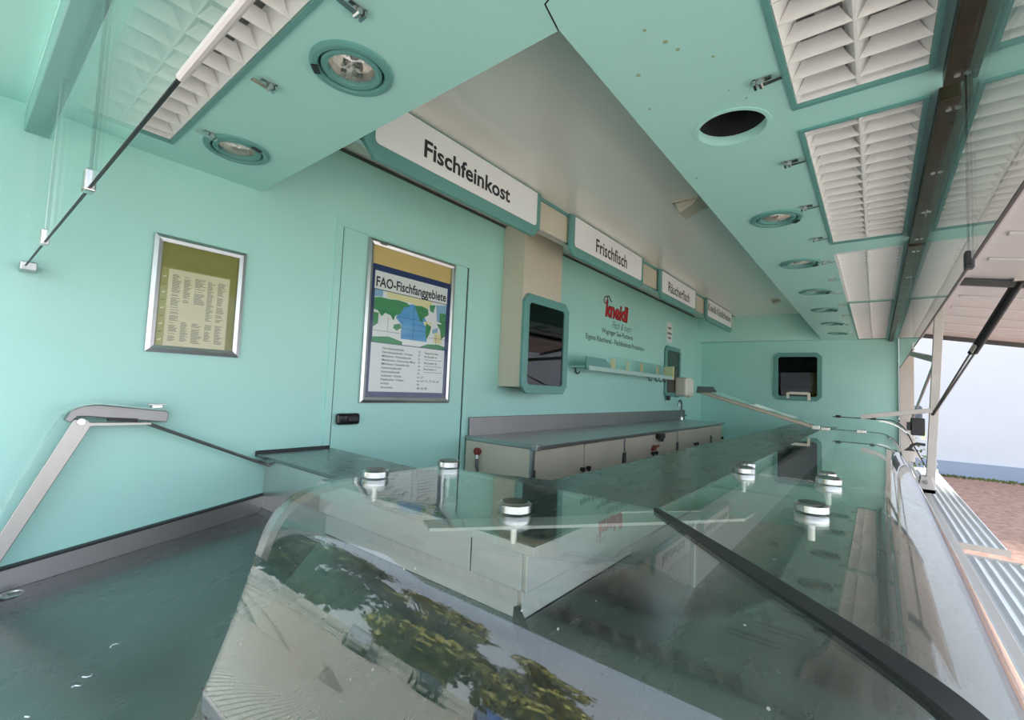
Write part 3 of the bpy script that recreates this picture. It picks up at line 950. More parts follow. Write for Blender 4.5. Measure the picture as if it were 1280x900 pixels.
# ------------------------------------------------------------------ wall shelf with price tags and hooks
t = T('wall_shelf', 'long narrow teal wall shelf with clear front lip below the lettering', 'shelf', (4.4, 2.0, .18))
g = G(); g.box(3.40, 5.47, 1.90, D, .200, .215); P('board', g, TEALC, t)
g = G(); g.box(3.40, 5.47, 1.892, 1.90, .178, .216); P('front_edge', g, mat('pale_teal_edge', (0.42, 0.62, 0.58), 0.4), t)
g = G(); g.box(3.75, 5.47, 1.893, 1.897, .216, .325); P('clear_lip', g, CLEARLIP, t)
g = G(); g.prism([(3.36, 1.895, .19), (3.36, 1.895, .292), (3.70, 1.895, .292), (3.80, 1.895, .245), (3.80, 1.895, .19)], (0, .012, 0)); P('end_bracket', g, TEALD, t)
g = G(); g.box(5.44, 5.47, 1.889, 2.0, .178, .335); P('end_cap', g, TAG, t)
for k, (x, w) in enumerate(((3.96, .10), (4.28, .06), (4.62, .075), (5.06, .06), (5.28, .05))):
    g = G(); g.box(x - w / 2 - .1, x + w / 2 - .1, 1.8985, 1.900, .222, .305)
    P('price_tag', g, TAG, None, group='yellow price tags on the wall shelf', cat='price tag',
      label=('leftmost and widest yellow price tag in the clear shelf lip', 'second yellow price tag from the left in the shelf lip', 'third yellow price tag from the left in the shelf lip', 'fourth yellow price tag from the left in the shelf lip', 'rightmost small yellow price tag in the shelf lip')[k])
for k, (x, lb) in enumerate(((3.50, 'small black wall hook under the left end of the wall shelf'), (5.17, 'small black wall hook, leftmost of the close row under the shelf right end'), (5.38, 'small black wall hook, second of the close row under the shelf right end'), (5.50, 'small black wall hook, third of the close row under the shelf right end'), (5.64, 'small black wall hook, last of the close row next to the narrow window'))):
    g = G(); g.tube([(x, D, .20), (x, D - .018, .195), (x, D - .020, .165), (x + .015, D - .028, .150), (x + .045, D - .03, .158), (x + .05, D - .03, .172)], .006, 6)
    P('wall_hook', g, BLACK, None, smooth=True, label=lb, cat='hook', group='black hooks under the wall shelf')

# ------------------------------------------------------------------ soap dispenser and faucet
t = T('soap_dispenser', 'cream plastic soap dispenser on the back wall by the far corner', 'soap dispenser', (6.35, 2.02, -.02))
g = G(); g.box(6.08, 6.40, 1.93, D, -.015, .235); P('body', g, DISP, t, bevel=.035, seg=4)
g = G(); g.box(6.14, 6.33, 1.922, 1.932, .03, .19); P('front_cover', g, mat('pale_plastic', (0.84, 0.82, 0.74), 0.3), t, bevel=.003)
g = G(); g.box(6.17, 6.29, 1.915, 1.96, -.03, -.01); P('push_lever', g, CREAM, t, bevel=.004)
g = G(); g.box(5.735, 5.80, 2.04, D - .026, -.075, -.015)
P('wall_socket', g, BLACK, None, bevel=.006, label='small black fitting below the narrow dark window', cat='fitting')
t = T('faucet', 'slim curved gooseneck tap at the far end of the work counter', 'tap', (6.16, 2.02, -.33))
g = G(); g.cyl((6.16, 2.02, -.33), (6.16, 2.02, -.29), .025, .02, 14); P('base', g, CHROME, t, smooth=True)
g = G(); g.tube([(6.16, 2.02, -.29), (6.16, 2.02, -.13)] + [(6.16 - .06 * (1 - math.cos(a)), 2.02, -.13 + .06 * math.sin(a)) for a in (.4, .8, 1.2, 1.6, 2.0, 2.4, 2.8)] + [(6.04, 2.02, -.15)], .011, 10); P('spout', g, mat('dark_chrome', (0.25, 0.25, 0.25), 0.15, metal=1.0), t, smooth=True)
g = G(); g.cyl((6.16, 2.0, -.28), (6.16, 1.95, -.26), .007, n=8); P('lever', g, CHROME, t)

# ------------------------------------------------------------------ work counter along the back wall
t = T('work_counter', 'long stainless worktop with raised back edge along the teal back wall', 'counter', (4.2, 1.8, -.36))
g = G(); g.box(2.15, 6.32, 1.52, D - .018, -.352, -.330); P('worktop', g, STEEL, t, bevel=.003)
g = G(); g.box(2.18, 6.50, D - .018, D - .002, -.352, -.206); P('backsplash', g, STEELG, t, bevel=.003)
g = G(); g.box(2.15, 2.19, 1.52, D - .02, -.330, -.322); P('end_rim', g, STEEL, t)
g = G(); g.box(2.135, 2.175, 1.505, 1.545, -.357, -.326); P('corner_cap', g, ALU, t, bevel=.004)
XD = [2.15, 2.755, 3.375, 3.99, 4.60, 5.19, 5.78, 6.31]
labs = ['cream cabinet under worktop nearest the door, two doors', 'second cream cabinet under worktop, open black lock at top', 'third cream cabinet under the worktop', 'last narrow cream cabinet under the worktop, by far wall']
for k, (a, b) in enumerate(((0, 2), (2, 4), (4, 6), (6, 7))):
    xa, xb = XD[a], XD[b]
    t = T('base_cabinet', labs[k], 'cabinet', ((xa + xb) / 2, 1.8, ZF), 'cream cabinets under the worktop')
    g = G(); g.box(xa + .002, xb - .002, 1.565, D - .02, ZF, -.353); P('body', g, CREAM if k == 0 else CREAMD, t)
    g = G(); g.box(xa, xa + .028, 1.548, 1.566, ZF, -.353); P('corner_post', g, ALU, t, bevel=.002)
    for i in range(a, b):
        l_, r_ = XD[i] + (.030 if i == a else .006), XD[i + 1] - .006
        g = G(); g.box(l_, r_, 1.547, 1.563, ZF + .05, -.362); dr = P('door', g, CREAMD, t, bevel=.002)
        hx = (r_ - .035) if i == a else (l_ + .035)
        g = G(); g.cyl((hx, 1.547, -.525), (hx, 1.522, -.525), .013, .016, 12); g.cyl((hx, 1.53, -.545), (hx, 1.53, -.525), .007, n=8)
        P('knob', g, BLACK, dr)
        g = G(); hx2 = l_ - .006 if i == a else r_ - .010
        g.cyl((hx2, 1.545, -.56), (hx2, 1.545, -.47), .009, n=8); P('hinge', g, CHROME, dr, smooth=True)
g = G(); g.box(4.03, 4.15, 1.50, 1.546, -.40, -.36); g.prism([(4.06, 1.50, -.40), (4.13, 1.50, -.40), (4.10, 1.50, -.43)], (0, .03, 0))
P('cabinet_lock', g, BLACK, None, bevel=.004, label='black lock hanging open at the top edge of a cream cabinet door', cat='lock')
g = G(); g.box(3.93, 4.0, 1.52, 1.546, -.50, -.47); g.box(3.95, 4.06, 1.515, 1.546, -.475, -.455)
P('cabinet_latch', g, REDBROWN, None, bevel=.004, label='dark brown broken latch between two cream cabinet doors', cat='latch')
t = T('gas_valve', 'red-brown valve knob with grey hose on the cabinet end', 'valve', (2.13, 1.96, -.46))
g = G(); g.cyl((2.152, 1.965, -.41), (2.125, 1.962, -.41), .022, .026, 12); g.cyl((2.13, 1.962, -.43), (2.13, 1.962, -.39), .016, n=8); P('knob', g, REDBROWN, t, bevel=.003)
g = G(); g.cyl((2.13, 1.962, -.43), (2.13, 1.958, -.455), .012, n=10); P('collar', g, ALU, t)
g = G(); g.tube([(2.13, 1.958, -.45), (2.125, 1.955, -.50), (2.12, 1.93, -.55), (2.11, 1.87, -.59), (2.10, 1.78, -.62)], .011, 8); P('hose', g, mat('grey_hose', (0.12, 0.12, 0.12), 0.4), t, smooth=True)


# ------------------------------------------------------------------ display counter (corner and main leg)
t = T('display_counter', 'L-shaped stainless display counter with sloping decks under the closed glass', 'display counter', (2.0, .3, ZF))
CTR = t
ZD, SL, SL2 = -.480, .21, .30     # deck height at the riser, deck fall per metre
RX, RY = .785, .592     # foot of the risers
MX = 6.9
# deck of left leg and of main leg, mitred at the corner
uL, uM = RX - .360, RY + .235
g = G()
k1 = (RX - uL, RY - uL * SL2 / SL)
g.prism([(RX, RY, ZD), (k1[0], k1[1], ZD - SL2 * uL), (k1[0], 1.03, ZD - SL2 * uL), (RX, 1.35, ZD)], (0, 0, -.004)); P('deck', g, STEELD, t)
g = G()
g.prism([(RX, RY, ZD), (MX, RY, ZD), (MX, RY - uM, ZD - SL * uM), (k1[0], RY - uM, ZD - SL * uM), (k1[0], k1[1], ZD - SL2 * uL)], (0, 0, -.004)); P('deck', g, STEELD, t)
# front aprons below the decks
g = G(); g.box(.364, .376, -.235, 1.03, ZF - .1, ZD - SL2 * uL - .006); g.prism([(.365, 1.032, ZF), (.79, 1.33, ZF), (.79, 1.33, ZD - .002), (.365, 1.032, ZD - SL2 * uL - .002)], (0, .004, 0)); P('apron', g, STEEL, t)
# risers with panel joints; the main leg steps forward under the rear glass edge past the corner block
JX, JY = 1.32, .388
for (ya, yb, za, zb, xo) in ((RY - .033, .700, -.409, -.331, .757), (.703, 1.35, -.409, -.331, .757), (RY - .006, 1.35, -.480, -.412, .782)):
    g = G(); g.box(xo, xo + .012, ya, yb, za, zb); P('riser_panel', g, RISER, t, bevel=.0015)
for (xa, xb, za, zb, yo) in ((.757, JX, -.409, -.331, RY - .045), (.782, JX, -.480, -.412, RY - .018), (JX, MX, -.62, -.331, JY)):
    g = G(); g.box(xa, xb, yo, yo + .012, za, zb); P('riser_panel', g, STEEL, t, bevel=.0015)
g = G(); g.box(JX, JX + .012, JY + .012, RY, -.56, -.331); P('riser_panel', g, STEEL, t)
# lip and rear shelf
ZSH = -.310
g = G(); g.box(.745, .757, .522, 1.345, -.330, ZSH); P('shelf_lip', g, RISER, t, bevel=.001)
g = G(); g.box(.7575, 1.13, .522, .534, -.330, ZSH); P('shelf_lip', g, STEEL, t, bevel=.001)
g = G(); g.prism([(1.1305, .522, -.330), (1.30, .376, -.330), (MX, .376, -.330), (MX, .387, -.330), (1.305, .387, -.330), (1.135, .534, -.330)], (0, 0, .0195)); P('shelf_lip', g, STEELG, t)
g = G(); g.prism([(.7572, .5345, ZSH), (1.135, .5345, ZSH), (1.305, .3875, ZSH), (MX, .3875, ZSH), (MX, .848, ZSH), (1.325, .868, ZSH), (1.235, 1.14, ZSH), (1.09, 1.30, ZSH), (1.09, 1.345, ZSH), (.7572, 1.345, ZSH)], (0, 0, -.012)); P('rear_shelf', g, STEELD, t, bevel=.002)
g = G(); g.box(1.33, MX, .80, .815, ZF, -.322); g.box(1.05, 1.065, .80, 1.345, ZF, -.322); P('rear_panel', g, STEEL, t)
# flat brace under the glass across the inner corner
g = G(); g.prism([(.590, .655, -.270), (.617, .705, -.270), (.82, .545, -.270), (1.04, .397, -.270), (1.23, .226, -.270), (1.144, .230, -.270), (.965, .362, -.270), (.785, .500, -.270)], (0, 0, -.006)); P('corner_brace', g, mat('grey_brace', (0.46, 0.46, 0.44), 0.45, metal=.35), t)
# low rubber divider on the deck at the corner
g = G()
p0, p1 = Vector((RX - .005, RY - .005, ZD)), Vector((RX - .30, RY - .41, ZD - SL2 * .30))
g.bar(p0 + Vector((0, 0, .014)), p1 + Vector((0, 0, .014)), .014, .032); P('divider_strip', g, BLACK, t, bevel=.003)
# front rail and body
g = G(); g.box(.34, 7.235, -.318, -.240, -.705, -.672); P('front_rail', g, RAIL, t, bevel=.004)
g = G(); g.box(.34, 7.235, -.300, -.262, ZF, -.706); P('front_panel', g, RAIL, t)
g = G(); g.box(.36, 7.235, -.262, -.256, -.672, -.655); P('rail_seal', g, BLACK, t)
g = G(); g.box(.34, 7.235, -.326, -.3185, -.742, -.69); P('rail_bead', g, mat('dark_bead', (0.10, 0.09, 0.12), 0.4), t)

# ------------------------------------------------------------------ curved glass canopy
PROF = [(0, -.25), (.15, -.25), (.30, -.25), (.36, -.2505), (.42, -.256), (.463, -.275), (.498, -.305), (.5285, -.362), (.567, -.461), (.609, -.557), (.648, -.645), (.657, -.664)]


def catmull(pts, n=6):
    out = []
    for i in range(len(pts) - 1):
        p0, p1, p2, p3 = pts[max(i - 1, 0)], pts[i], pts[i + 1], pts[min(i + 2, len(pts) - 1)]
        for k in range(n):
            s = k / n
            out.append(tuple(0.5 * ((2 * p1[a]) + (-p0[a] + p2[a]) * s + (2 * p0[a] - 5 * p1[a] + 4 * p2[a] - p3[a]) * s * s + (-p0[a] + 3 * p1[a] - 3 * p2[a] + p3[a]) * s ** 3) for a in (0, 1)))
    out.append(pts[-1])
    return out


def offset2(pr, d):
    """offset profile (u,z) inward (towards smaller u / lower z)"""
    out = []
    for i, p in enumerate(pr):
        a, b = pr[max(i - 1, 0)], pr[min(i + 1, len(pr) - 1)]
        tx, tz = b[0] - a[0], b[1] - a[1]
        l = math.hypot(tx, tz)
        out.append((p[0] + tz / l * d, p[1] - tx / l * d))
    return out


PR = catmull(PROF)
PRI = offset2(PR, .006)
IX, IY = .985, .373      # inner corner of the glass
t = T('glass_canopy', 'curved corner glass canopy closed over the near display deck', 'glass canopy', (.9, .4, -.68), 'curved glass canopies')
rows_o = [[(IX - u, IY - u + .006, z), (IX - u, 1.055 - max(0, -.30 - z) * .16, z)] for u, z in PR]
rows_i = [[(IX - u, IY - u + .006, z), (IX - u, 1.055 - max(0, -.30 - z) * .16, z)] for u, z in PRI]
g = G(); g.sheet(rows_o, rows_i); P('pane', g, GLASS, t, smooth=True)
rows_o = [[(IX - u + .006, IY - u, z), (1.715, IY - u, z)] for u, z in PR]
rows_i = [[(IX - u + .006, IY - u, z), (1.715, IY - u, z)] for u, z in PRI]
g = G(); g.sheet(rows_o, rows_i); P('pane', g, GLASS, t, smooth=True)
# black mitre seal
SO, SI = offset2(PR, -.003), offset2(PR, .010)
w = .011


def wf(i):
    return w * min(1, .35 + i / 14)


rows_o = [[(IX - u - wf(i), IY - u + wf(i), z), (IX - u + wf(i), IY - u - wf(i), z)] for i, (u, z) in enumerate(SO)]
rows_i = [[(IX - u - wf(i), IY - u + wf(i), z), (IX - u + wf(i), IY - u - wf(i), z)] for i, (u, z) in enumerate(SI)]
g = G(); g.sheet(rows_o, rows_i); P('mitre_seal', g, BLACK, t, smooth=True)


def clamp(parent, x, y, name='clamp', r=.034):
    g = G(); g.lathe((x, y, -.25), [(.0005, .021), (r - .006, .021), (r, .017), (r, .003), (r - .004, .0005), (.001, .0005)], 28)
    c = P(name, g, CHROME, parent, smooth=True)
    g = G(); g.lathe((x, y, -.25), [(.0005, .0216), (r - .008, .0216), (r - .008, .0205)], 24); P('cap_disc', g, mat('dark_cap', (0.06, 0.06, 0.055), 0.25, metal=.7), c, smooth=True)
    g = G(); g.lathe((x, y, -.257), [(.001, -.0005), (r - .003, -.0005), (r, -.004), (r - .001, -.016), (r - .010, -.018), (.001, -.018)], 28); P('washer', g, STEELB, c, smooth=True)
    g = G(); g.cyl((x, y, -.275), (x, y, -.312), .007, n=10); P('bolt', g, STEELB, c, smooth=True)


clamp(t, .728, 1.028)
clamp(t, .985, 1.022)
clamp(t, .742, .572)
clamp(t, 1.243, .114)
t = T('glass_canopy', 'long curved glass canopy closed over the main display deck', 'glass canopy', (3.4, .1, -.68), 'curved glass canopies')
rows_o = [[(1.722, IY - u, z), (5.05, IY - u, z)] for u, z in PR]
rows_i = [[(1.722, IY - u, z), (5.05, IY - u, z)] for u, z in PRI]
g = G(); g.sheet(rows_o, rows_i); P('pane', g, GLASS, t, smooth=True)
clamp(t, 1.70, .113); clamp(t, 1.69, .345); clamp(t, 1.82, .36, r=.026); clamp(t, 1.82, .125, r=.026)
SO2, SI2 = offset2(PR, -.002), offset2(PR, .008)
g = G(); g.sheet([[(5.05, IY - u, z), (5.062, IY - u, z)] for u, z in SO2], [[(5.05, IY - u, z), (5.062, IY - u, z)] for u, z in SI2]); P('end_seal', g, BLACK, t, smooth=True)
for y in (.36, .10):
    g = G(); g.box(5.03, 5.085, y - .035, y + .035, -.262, -.236); P('edge_clip', g, CHROME, t, bevel=.004)

# raised canopy of the far half, held up by an arm to the post
t = T('glass_canopy', 'raised curved glass canopy at the far end of the counter', 'glass canopy', (6.0, .1, -.6), 'curved glass canopies')
PRR = [(u, z + .115) for u, z in PR]; PRRI = offset2(PRR, .006)
g = G(); g.sheet([[(5.16, IY - .06 - u, z), (6.85, IY - .06 - u, z)] for u, z in PRR], [[(5.16, IY - .06 - u, z), (6.85, IY - .06 - u, z)] for u, z in PRRI]); P('pane', g, GLASS, t, smooth=True)
g = G(); g.sheet([[(5.145, IY - .06 - u, z), (5.16, IY - .06 - u, z)] for u, z in offset2(PRR, -.001)], [[(5.145, IY - .06 - u, z), (5.16, IY - .06 - u, z)] for u, z in offset2(PRR, .007)]); P('edge_trim', g, BLACK, t, smooth=True)
g = G(); g.sheet([[(5.10, -.02 - u * .62, -.145 - (u * u) * .9), (5.135, -.02 - u * .62, -.145 - (u * u) * .9)] for u in [k * .05 for k in range(13)]],
                 [[(5.10, -.02 - u * .62, -.157 - (u * u) * .9), (5.135, -.02 - u * .62, -.157 - (u * u) * .9)] for u in [k * .05 for k in range(13)]]); P('hinge_arm', g, STEELB, t, smooth=True)
for y in (.27, .02):
    g = G(); g.box(5.13, 5.18, y - .02, y + .02, -.145, -.122); P('edge_clip', g, BLACK, t, bevel=.003)

# raised service flap: steel rail with glass leaf
t = T('service_flap', 'raised glass service flap with slanting steel rail beyond the main counter', 'service flap', (5.05, .43, -.25))
a, b = Vector((5.05, .44, -.243)), Vector((5.05, 1.47, .045))
g = G(); g.bar(a, b, .03, .035); P('rail', g, mat('brown_steel_rail', (0.42, 0.37, 0.30), 0.35, metal=.8), t, bevel=.004)
g = G(); g.prism([a + Vector((.0, 0, .02)), b + Vector((0, 0, .02)), b + Vector((.0, -.02, .06)), a + Vector((0, .03, .05))], (.005, 0, 0)); P('leaf', g, GLASS, t)
g = G(); g.prism([(5.03, 1.50, .03), (5.03, 1.30, .045), (5.03, 1.335, .10), (5.03, 1.49, .10)], (.05, 0, 0)); P('end_bracket', g, mat('dark_bracket', (0.10, 0.13, 0.12), 0.35, metal=.5), t, bevel=.004)
g = G(); g.box(5.02, 5.08, .40, .46, -.262, -.225); P('foot', g, STEELB, t, bevel=.004)

# ------------------------------------------------------------------ left display counter by the wall
t = T('display_counter', 'stainless display counter against the wall at left with open sloping deck', 'display counter', (.5, 1.6, ZF))


def zdk(x):
    return -.585 + (x - .889) * .141


g = G()
g.prism([(.885, 1.35, zdk(.885)), (.885, 2.082, zdk(.885)), (-.35, 2.082, zdk(-.35)), (-.35, .86, zdk(-.35)), (.335, .90, zdk(.335)), (.375, 1.065, zdk(.375))], (0, 0, -.006)); P('deck', g, STEELD, t)
g = G()
g.prism([(.965, 2.078, -.502), (.885, 2.078, zdk(.885)), (-.30, 2.078, zdk(-.30)), (-.30, 2.078, zdk(-.30) + .066), (.967, 2.078, -.500)], (0, .020, 0)); P('upstand', g, STEELG, t, bevel=.002)
g = G(); g.prism([(.97, 2.0985, -.497), (-.30, 2.0985, zdk(-.30) + .071), (-.30, 2.0985, zdk(-.30) + .062), (.97, 2.0985, -.505)], (0, -.022, 0)); P('sealant_line', g, BLACK, t)
g = G(); g.prism([(.885, 1.35, zdk(.885)), (.885, 2.08, zdk(.885)), (.965, 2.08, -.505), (.965, 1.35, -.505)], (0, 0, -.01)); P('deck_back', g, STEELG, t)
# rear box with top
g = G(); g.box(.905, 1.16, 1.35, 2.085, ZF, -.347); P('rear_box', g, STEELB, t, bevel=.002)
g = G(); g.prism([(.868, 1.348, -.346), (1.19, 1.348, -.346), (1.215, 2.085, -.346), (.868, 2.085, -.346)], (0, 0, .014)); P('rear_top', g, STEELD, t, bevel=.003)
g = G(); g.box(.865, 1.205, 2.085, 2.098, -.345, -.320); P('rear_seal', g, BLACK, t, bevel=.004)
# gooseneck-shaped end support between the two counters
pr = [(.70, -.262), (.62, -.266), (.565, -.274), (.520, -.298), (.490, -.340), (.470, -.40)]
pr = catmull(pr, 4)
po = offset2([(-u, z) for u, z in pr], .0)
g = G(); g.sheet([[(u, 1.066, z), (u, 1.10, z)] for u, z in pr], [[(u + .012, 1.066, z - .012), (u + .012, 1.10, z - .012)] for u, z in pr]); P('arched_support', g, STEELG, t, smooth=True)
g = G(); g.lathe((.178, 2.03, zdk(.178) + .001), [(.030, .0005), (.026, .003), (.021, .003), (.018, -.002), (.0005, -.002)], 24); P('drain', g, STEELB, t, smooth=True)

g = G()
rr = random.Random(9)
for (x, y) in ((.02, 1.36), (.05, 1.33), (.02, 1.40), (.10, 1.30), (.13, 1.30), (.15, 1.31), (.22, 1.34), (.24, 1.36), (-.01, 1.42), (.30, 1.45)):
    z = zdk(x) + .001
    g.tube([(x + k * .006, y + .006 * math.sin(k * 1.7 + x * 60), z) for k in range(rr.randint(2, 5))], .0016, 5)
P('water_marks', g, mat('white_residue', (0.8, 0.8, 0.8), 0.6), t, kind='stuff')

# raised canopy end frame against the wall
t = T('canopy_frame', 'raised steel canopy end frame with curved glass strip at left by the wall', 'canopy frame', (.3, 2.06, -.6))
g = G()
g.prism([(x, 2.04, z) for x, z in ((.255, -.168), (.268, -.135), (.295, -.121), (.33, -.117), (.52, -.140), (.531, -.147), (.527, -.182), (.473, -.176), (.36, -.163), (.315, -.157), (.285, -.156), (.268, -.176))], (0, .045, 0)); P('top_arm', g, STEELG, t, bevel=.003)
g = G(); g.prism([(x, 2.035, z) for x, z in ((.275, -.165), (.305, -.165), (.322, -.18), (.115, -.66), (.075, -.66))], (0, .012, 0)); P('front_arm', g, mat('pale_satin_steel', (0.46, 0.44, 0.42), 0.42, metal=1.0), t, bevel=.002)
g = G(); g.prism([(x, 2.03, z) for x, z in ((.30, -.176), (.478, -.181), (.478, -.188), (.30, -.186))], (0, .03, 0)); P('lower_bar', g, mat('pale_satin_steel', (0.46, 0.44, 0.42), 0.42, metal=1.0), t)
g = G(); g.cyl((.292, 2.024, -.172), (.292, 2.05, -.172), .011, n=12); P('pivot', g, CHROME, t, smooth=True)
g = G(); g.bar((.36, 2.045, -.166), (.44, 2.045, -.172), .02, .012); P('dark_block', g, BLACK, t)
GL = catmull([(.50, -.130), (.42, -.120), (.33, -.108), (.285, -.112), (.25, -.130), (.225, -.165), (.20, -.235), (.16, -.34), (.11, -.48), (.06, -.63)], 5)
g = G(); g.sheet([[(u, 1.97, z), (u, 2.04, z)] for u, z in GL], [[(u + .004, 1.97, z - .005), (u + .004, 2.04, z - .005)] for u, z in GL]); P('glass_strip', g, GLASS, t, smooth=True)
g = G(); g.box(.47, .50, 2.0, 2.04, -.128, -.115); g.box(.46, .512, 2.01, 2.03, -.118, -.112); P('edge_clip', g, STEELB, t, bevel=.002)
g = G(); g.cyl((.468, 2.045, -.184), (.93, 2.045, -.392), .0065, n=8); g.cyl((.47, 2.062, -.187), (.93, 2.062, -.395), .004, n=6); P('stay_rod', g, mat('dark_steel_rod', (0.22, 0.22, 0.22), 0.3, metal=.9), t, smooth=True)


# ------------------------------------------------------------------ hanging glass screens
def hang(name, label, axis, fixed, a, b, z0, z1):
    t = T(name, label, 'glass screen', ((fixed, (a + b) / 2, z0) if axis == 'Y' else ((a + b) / 2, fixed, z0)), 'hanging glass screens')
    g = G()
    if axis == 'Y': g.box(fixed - .003, fixed + .003, a, b, z0, z1)
    else: g.box(a, b, fixed - .003, fixed + .003, z0, z1)
    P('pane', g, GLASSH, t)
    g = G()
    if axis == 'Y': g.box(fixed - .0022, fixed + .0022, a, b, z0 - .0012, z0 + .001)
    else: g.box(a, b, fixed - .0026, fixed + .0026, z0 - .0016, z0 + .0012)
    P('edge_strip', g, BLACK, t)
    return t


XG, YG = .133, -.163
hp = [(.30, 1.062, 'glass screen pane hanging at left, nearest the camera'), (1.066, 1.625, 'middle glass screen pane hanging at the left opening'), (1.629, 2.052, 'glass screen pane hanging at left next to back wall')]
for k, (a, b, lb) in enumerate(hp):
    t = hang('glass_screen', lb, 'Y', XG, a, b, .312, .745)
    if k == 0:
        g = G(); g.cyl((XG, .30, .311), (XG, .57, .311), .0050, n=10); P('edge_sleeve', g, mat('pale_grey_sleeve', (0.62, 0.60, 0.58), 0.4), t, smooth=True)
    if k < 2:
        g = G(); g.box(XG - .008, XG + .008, b - .012, b + .016, .306, .345); P('seam_clip', g, CHROME if k == 0 else STEELB, t, bevel=.003)
        g = G(); g.cyl((XG, b + .002, .34), (XG, b + .002, .745), .0028, n=6); P('seam_rod', g, BLACK if k == 0 else ALU, t)
g = G(); g.box(XG - .012, XG + .025, 2.045, D, .298, .325)
P('wall_bracket', g, STEEL, None, bevel=.003, label='small steel bracket holding the left glass screen at the wall', cat='bracket')
g = G(); g.box(.10, .188, -.17, 2.099, .742, .802)
t = T('screen_beam', 'dark teal beam along the top of the left glass screens', 'beam', (.145, 1.0, .74))
P('beam', g, mat('mid_teal_beam', (0.20, 0.45, 0.41), 0.4), t, bevel=.004)
g = G(); g.box(.137, .147, -.17, 2.0, .739, .745); P('slot', g, BLACK, t)
fp = [(.30, 1.398, 'long front glass screen pane overhead at upper right'), (1.402, 3.3, 'second front glass screen pane along the louvre lights'), (3.304, 5.2, 'far front glass screen pane ending beside the end wall')]
for k, (a, b, lb) in enumerate(fp):
    t = hang('glass_screen', lb, 'X', YG, a, b, .315, .7715)
    if k < 2:
        g = G(); g.box(b - .012, b + .016, YG - .008, YG + .008, .306, .345); P('seam_clip', g, BLACK if k == 0 else STEELB, t, bevel=.003)
        g = G(); g.cyl((b + .002, YG, .34), (b + .002, YG, .775), .0024, n=6); P('seam_rod', g, BLACK, t)
t = T('screen_channel', 'dark bronze channel holding the front glass screens beside the grilles', 'channel', (3.7, -.15, .77))
g = G(); g.box(.2, 1.46, -.170, -.130, .772, .812); P('channel_bar', g, BRONZE, t, bevel=.002)
g = G(); g.box(1.53, 2.86, -.170, -.130, .772, .812); P('channel_bar', g, BRONZE, t, bevel=.002)
g = G(); g.box(2.90, XE, -.170, -.130, .772, .812); P('channel_bar', g, BRONZE, t, bevel=.002)
for x in (1.42, 1.58, 2.0, 2.4, 2.78, 3.0, 3.6):
    g = G(); g.cyl((x, -.151, .774), (x, -.151, .768), .006, n=8); P('screw', g, ALU, t)

# ------------------------------------------------------------------ hatches, posts, struts
SLH = .17


def hz(y, z0=.865):
    return z0 + SLH * (y + .40)


for (a, b, nm, lb) in ((.12, 4.19, 'front_hatch', 'raised pale front hatch over the near half of the opening'), (4.25, XE, 'front_hatch', 'raised pale front hatch over the far half, beyond the crossbar')):
    t = T(nm, lb, 'hatch', ((a + b) / 2, -.4, .85), 'raised front hatches')
    ye = -.85 if a < 1 else -1.38
    g = G(); g.prism([(a, -.40, hz(-.40)), (b, -.40, hz(-.40)), (b, ye, hz(ye)), (a, ye, hz(ye))], (0, 0, .03)); P('panel', g, HATCH, t)
    g = G(); g.prism([(b - .03, -.42, hz(-.42)), (b, -.42, hz(-.42)), (b, ye, hz(ye)), (b - .03, ye, hz(ye))], (0, 0, -.05)); P('end_edge', g, mat('dark_hatch_edge', (0.06, 0.06, 0.06), 0.4), t, bevel=.004)
    for x in ((a + .5 * k) for k in range(1, int((b - a) / .5))):
        g = G(); g.prism([(x, -.50, hz(-.50)), (x + .05, -.50, hz(-.50)), (x + .05, ye, hz(ye)), (x, ye, hz(ye))], (0, 0, -.012)); P('rib', g, HATCH, t, bevel=.003)
g = G(); g.box(.12, XE + .05, -.435, -.345, .80, .865)
P('roof_beam', g, HATCHG, None, bevel=.006, label='long grey roof edge beam above the front opening', cat='beam')
g = G(); g.prism([(.0995, D + .06, .832), (.0995, -.30, .832), (-.80, -.30, .80), (-.80, D + .06, .80)], (0, 0, .03))
P('side_hatch', g, TEALC, None, label='teal side hatch raised over the left opening', cat='hatch')

g = G(); g.box(7.24, XE + .03, -.36, -.225, -.672, .80)
P('corner_post', g, POST, None, bevel=.004, label='pale corner post where the end wall meets the front opening', cat='post')
t = T('hatch_post', 'pale square post on the front rail carrying the hatch strut', 'post', (4.85, -.33, -.672))
g = G(); g.bar((4.85, -.325, -.672), (4.85, -.395, .80), .055, .055, up=(1, 0, 0)); P('shaft', g, POST, t, bevel=.003)
g = G(); g.prism([(4.80, -.36, -.672), (4.80, -.25, -.672), (4.80, -.27, -.55), (4.80, -.335, -.55)], (.10, 0, 0)); P('foot_bracket', g, POST, t, bevel=.003)
g = G(); g.cyl((4.79, -.30, -.59), (4.80, -.30, -.59), .014, n=10); P('bolt', g, STEELD, t)
g = G(); g.box(4.80, 4.90, -.355, -.275, -.672, -.645); P('foot_block', g, BLACK, t)
g = G(); g.bar((4.80, -.34, -.035), (4.80, .10, -.118), .022, .035)
P('support_arm', g, POST, None, bevel=.003, label='pale flat arm from the hatch post to the raised far canopy', cat='arm')
t = T('gas_strut', 'pair of black gas struts from the pale post up to the hatch', 'gas strut', (4.84, -.33, -.07))
top, bot = Vector((4.16, -.70, .795)), Vector((4.82, -.345, -.07))
